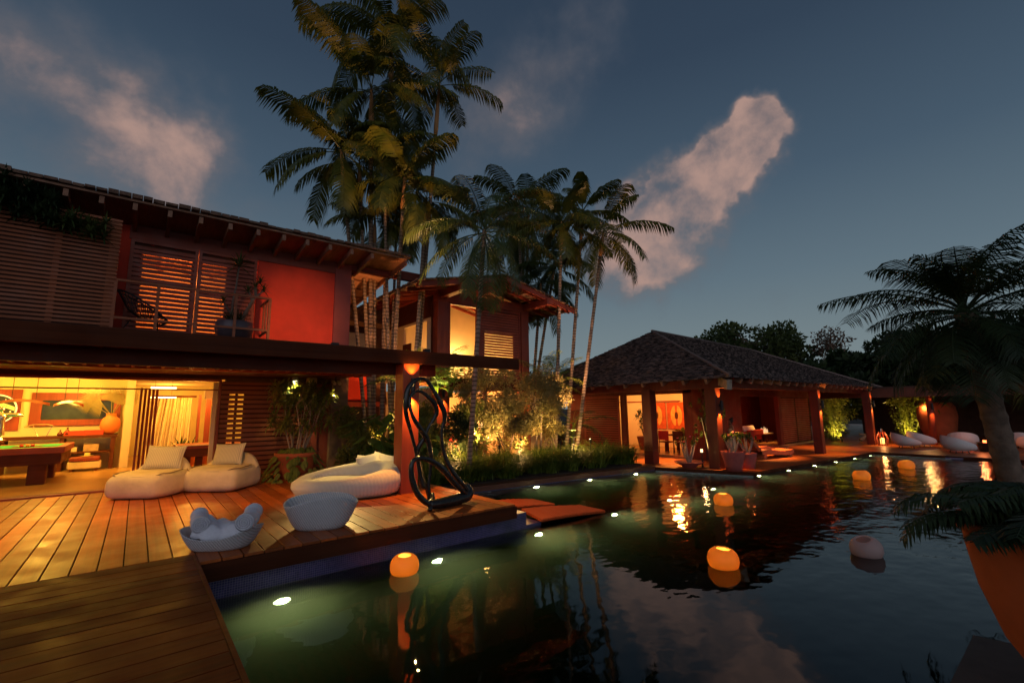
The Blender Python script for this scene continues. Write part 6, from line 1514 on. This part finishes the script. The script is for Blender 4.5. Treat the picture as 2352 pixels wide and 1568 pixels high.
for i,(x,y,rz_,lab) in enumerate(((28.6,5.35,2.0,'white armchair nearest the lantern, turned away'),(29.9,5.0,2.3,'white armchair overlapping the one by the lantern'),(27.0,3.35,2.2,'large white armchair nearest the pool end'),(30.5,3.6,3.2,'white armchair behind the large one, by the tree trunk'),(31.5,1.7,3.0,'white armchair right of the palm trunk'),(29.6,1.3,3.4,'white armchair low at the right picture edge'))):
    armchair(x,y,rz_,lab)
t = thing('fire_table', 'low dark table with red glowing candles beside the large armchair', 'table', (28.6,2.6,-.38)); MB().lathe([(.3,-.38),(.35,-.05),(.40,0),(.001,0)], 20, (28.6,2.6,0)).build('top', M['black'], t); MB().lathe([(.06,0),(.06,.10),(.001,.10)], 12, (28.5,2.7,0)).build('candle', emit('red_candle',(1,.15,.04),6), t)
point((28.4,2.8,.3), 14, (1,.25,.08), .05, t)
t = thing('driftwood', 'piece of driftwood lying on the terrace under the lit bamboo', 'driftwood', (31.9,8.2,-.38)); m = MB(); m.tube(spline([(32.1,8.0,-.3),(32.6,7.9,-.12),(33.2,7.9,.0),(33.7,7.8,.12)],4), np.linspace(.10,.05,13).tolist(), 7); m.tube(spline([(32.4,8.1,-.0),(32.9,7.9,-.08),(33.6,7.8,-.25)],4), np.linspace(.05,.07,9).tolist(), 7); m.build('log', M['stembark'], t, smooth=True)
# gazebo behind the terrace: dark roof, posts
t = thing('far_gazebo', 'dark roofed gazebo behind the far terrace armchairs', 'gazebo', (36,4,-.38))
m = MB(); m.box(31.2,-9,2.45,44,10.2,2.62); m.box(30.8,-9.4,2.05,31.15,10.6,2.50); m.build('roof', M['darkwall'], t)
for x,y in ((31.4,4.75),(34.5,10.3),(31.4,-1.2),(42,9.6),(42,-1)): MB().tube([(x+.25,y+.1,-.38),(x+.1,y,.9),(x-.05,y,2.45)], [.17,.15,.14], 10).build('post', M['redwood'], t, smooth=True)
MB().box(41,-9,-.38,41.2,10,2.4).build('wall', M['darkwall'], t)
sconce(31.28,4.62,1.55,(-1,0),'wall lamp on the log post of the far gazebo', 60, group='up and down wall lamps on the timber posts')
t = thing('jar_planter', 'tall orange jar planter with strappy leaves and a small lamp in the gazebo', 'potted plant', (34.0,4.9,-.38)); MB().lathe([(.5,-.38),(.75,.3),(.85,1.0),(.8,1.5),(.65,1.75),(.55,1.75),(.4,1.5)], 28, (34.0,4.9,0)).build('pot', M['terracotta'], t, smooth=True)
m = MB(); rosette(m, (33.9,5.0,1.7), 26, 1.3, .12, (85,-10), 60); m.build('foliage', M['bigleaf'], t)
point((33.2,5.3,1.5), 30, (1,.5,.15), .1, t, 'jar_light')
for i,(x,y,s_) in enumerate(((31.4,9.1,1.15),(35.8,6.6,1.35),(33.0,9.4,.8))):
    t = thing('bamboo_shrub', ['bamboo-like shrub lit gold between the pavilion posts','bamboo-like shrub lit gold left of the log post','dim bamboo-like shrub behind the lantern'][i], 'shrub', (x,y,-.38), 0, 'bamboo-like shrubs of the far terrace')
    m = MB()
    for q in range(16): m.tube([(x+random.gauss(0,.12),y+random.gauss(0,.12),-.38),(x+random.gauss(0,.5)*s_,y+random.gauss(0,.4),-.38+2.0*s_)], [.02,.008], 4, cap=False)
    m.build('stem', M['areca'], t)
    m = MB(); leafcloud(m, [((x+random.gauss(0,.45)*s_,y+random.gauss(0,.35),-.1+random.uniform(0,1.9)*s_),(.35,.35,.3)) for _ in range(26)], 70, .20, .16, 1.0, .4); m.build('foliage', M['shrub'], t)
uplight(31.0,8.6,-.38,(31.5,9.3,1.4), 300, 'uplight at the foot of the gold lit bamboo', (1,.62,.15), 110)
uplight(35.2,6.3,-.38,(35.9,6.8,1.4), 400, 'uplight under the bamboo left of the log post', (1,.62,.15), 110)
uplight(40.2,-2.0,-.38,(41.0,-2.2,1.6), 320, 'uplight on the gazebo back wall at the right edge', (1,.30,.06), 80)
# ================================================================ BIG POT AT THE RIGHT EDGE
t = thing('giant_pot', 'giant terracotta pot overflowing with dark fronds at the right picture edge', 'potted plant', (4.90,-.12,-.37))
MB().lathe([(.34,-.37),(.37,-.34),(.50,-.12),(.64,.12),(.73,.42),(.77,.70),(.775,.80),(.82,.83),(.82,.88),(.76,.88),(.72,.82),(.05,.76)], 48, (4.90,-.12,0)).build('pot', M['terracotta'], t, smooth=True)
m = MB(); kk = MB()
for i in range(105):
    a = random.uniform(0,360); rr_ = random.uniform(0,.66); frond(m, kk, (4.90+rr_*math.cos(math.radians(a)),-.12+rr_*math.sin(math.radians(a)),.84), a+random.uniform(-25,25), random.uniform(25,75), random.uniform(-75,-25), random.uniform(.50,.80), .20, 26, .5, .024, r0=.008)
kk.build('frond_stem', M['palmdark'], t); m.build('foliage', M['palmdark'], t)
# ================================================================ TREES BEYOND
def tree(loc, h, cr_, label, mat='treedark', n=5200, size=.55, nc=34, tr=.22, group='dark trees beyond the terrace', flat=.6, cz_=None, asp=.6, lim=True):
    t = thing('background_tree', label, 'tree', loc, 0, group)
    m = MB(); c0_ = Vector(loc)+Vector((0,0,cz_ or h*.62)); m.tube([loc, Vector(loc).lerp(c0_,.5)+Vector((random.gauss(0,.3),random.gauss(0,.3),0)), c0_],[tr,tr*.8,tr*.45],8,cap=False)
    cs = []
    for i in range(nc):
        u = Vector((random.gauss(0,1),random.gauss(0,1),random.gauss(0,1))).normalized(); f = random.uniform(.5,1.0)
        c_ = c0_+Vector((u.x*cr_*f,u.y*cr_*f,u.z*cr_*flat*f)); r_ = random.uniform(.18,.34)*cr_; cs.append((tuple(c_),(r_,r_,r_*.6))); m.tube([c0_,c0_.lerp(c_,.5)+Vector((0,0,.2)),c_],[tr*.3,tr*.15,tr*.06],5,cap=False)
    m.build('trunk', M['bark2'], t); m = MB(); leafcloud(m, cs, n//nc, size, asp); m.build('crown', M[mat], t); return t
for i,(x,y,h,cr_,lab,mt,fl) in enumerate((
    (52,22,11.0,5.2,'olive umbrella-shaped tree just right of the pavilion ridge','tree',.42),
    (58,17,9.0,4.6,'dark round tree right of the umbrella tree','treedark',.6),
    (44,12.5,6.6,3.4,'dark bushy tree above the pavilion roof end','treedark',.7),
    (47,8.5,7.4,3.8,'dark tree behind the date palm fronds, left','treedark',.7),
    (50,4.0,8.2,4.2,'dark tree behind the date palm fronds, right','treedark',.7),
    (46,-1.0,8.5,4.4,'dark tree behind the date palm trunk','treedark',.7),
    (48,-7.5,9.5,5.2,'tall dark tree at the right picture edge','treedark',.75),
    (60,9,11,5.0,'distant dark tree between the palms','treedark',.6),
    (40,18,5.6,3.2,'low dark tree behind the pavilion','treedark',.7),
    (38,11.5,4.2,2.4,'low shrubby tree beside the gazebo','treedark',.7),
    (36,-6,6.5,3.6,'near dark tree right of the gazebo','treedark',.75),
    (30,22,4.6,2.6,'low tree hidden behind the pavilion roof','treedark',.7),
    (26,30,6,3.4,'dark tree behind the palms right of the guest house','treedark',.7))):
    tree((x,y,-.42), h, cr_, lab, mt, 7000 if i < 8 else 4500, .42 if i < 8 else .32, 40, .28, flat=fl, cz_=h*(.80 if i == 0 else .6))
# sparse brownish tree
t = thing('dry_tree', 'sparse brownish tree with bare twigs left of the date palm', 'tree', (52,14.5,-.42)); m = MB(); ends = branches(m, (52,14.5,-.42), 3.9, .22, 4, .55, 3); m.build('trunk', M['drytree'], t)
m = MB(); leafcloud(m, [(tuple(e),(.8,.8,.5)) for e in ends], 36, .28, .45); m.build('crown', M['drytree'], t)
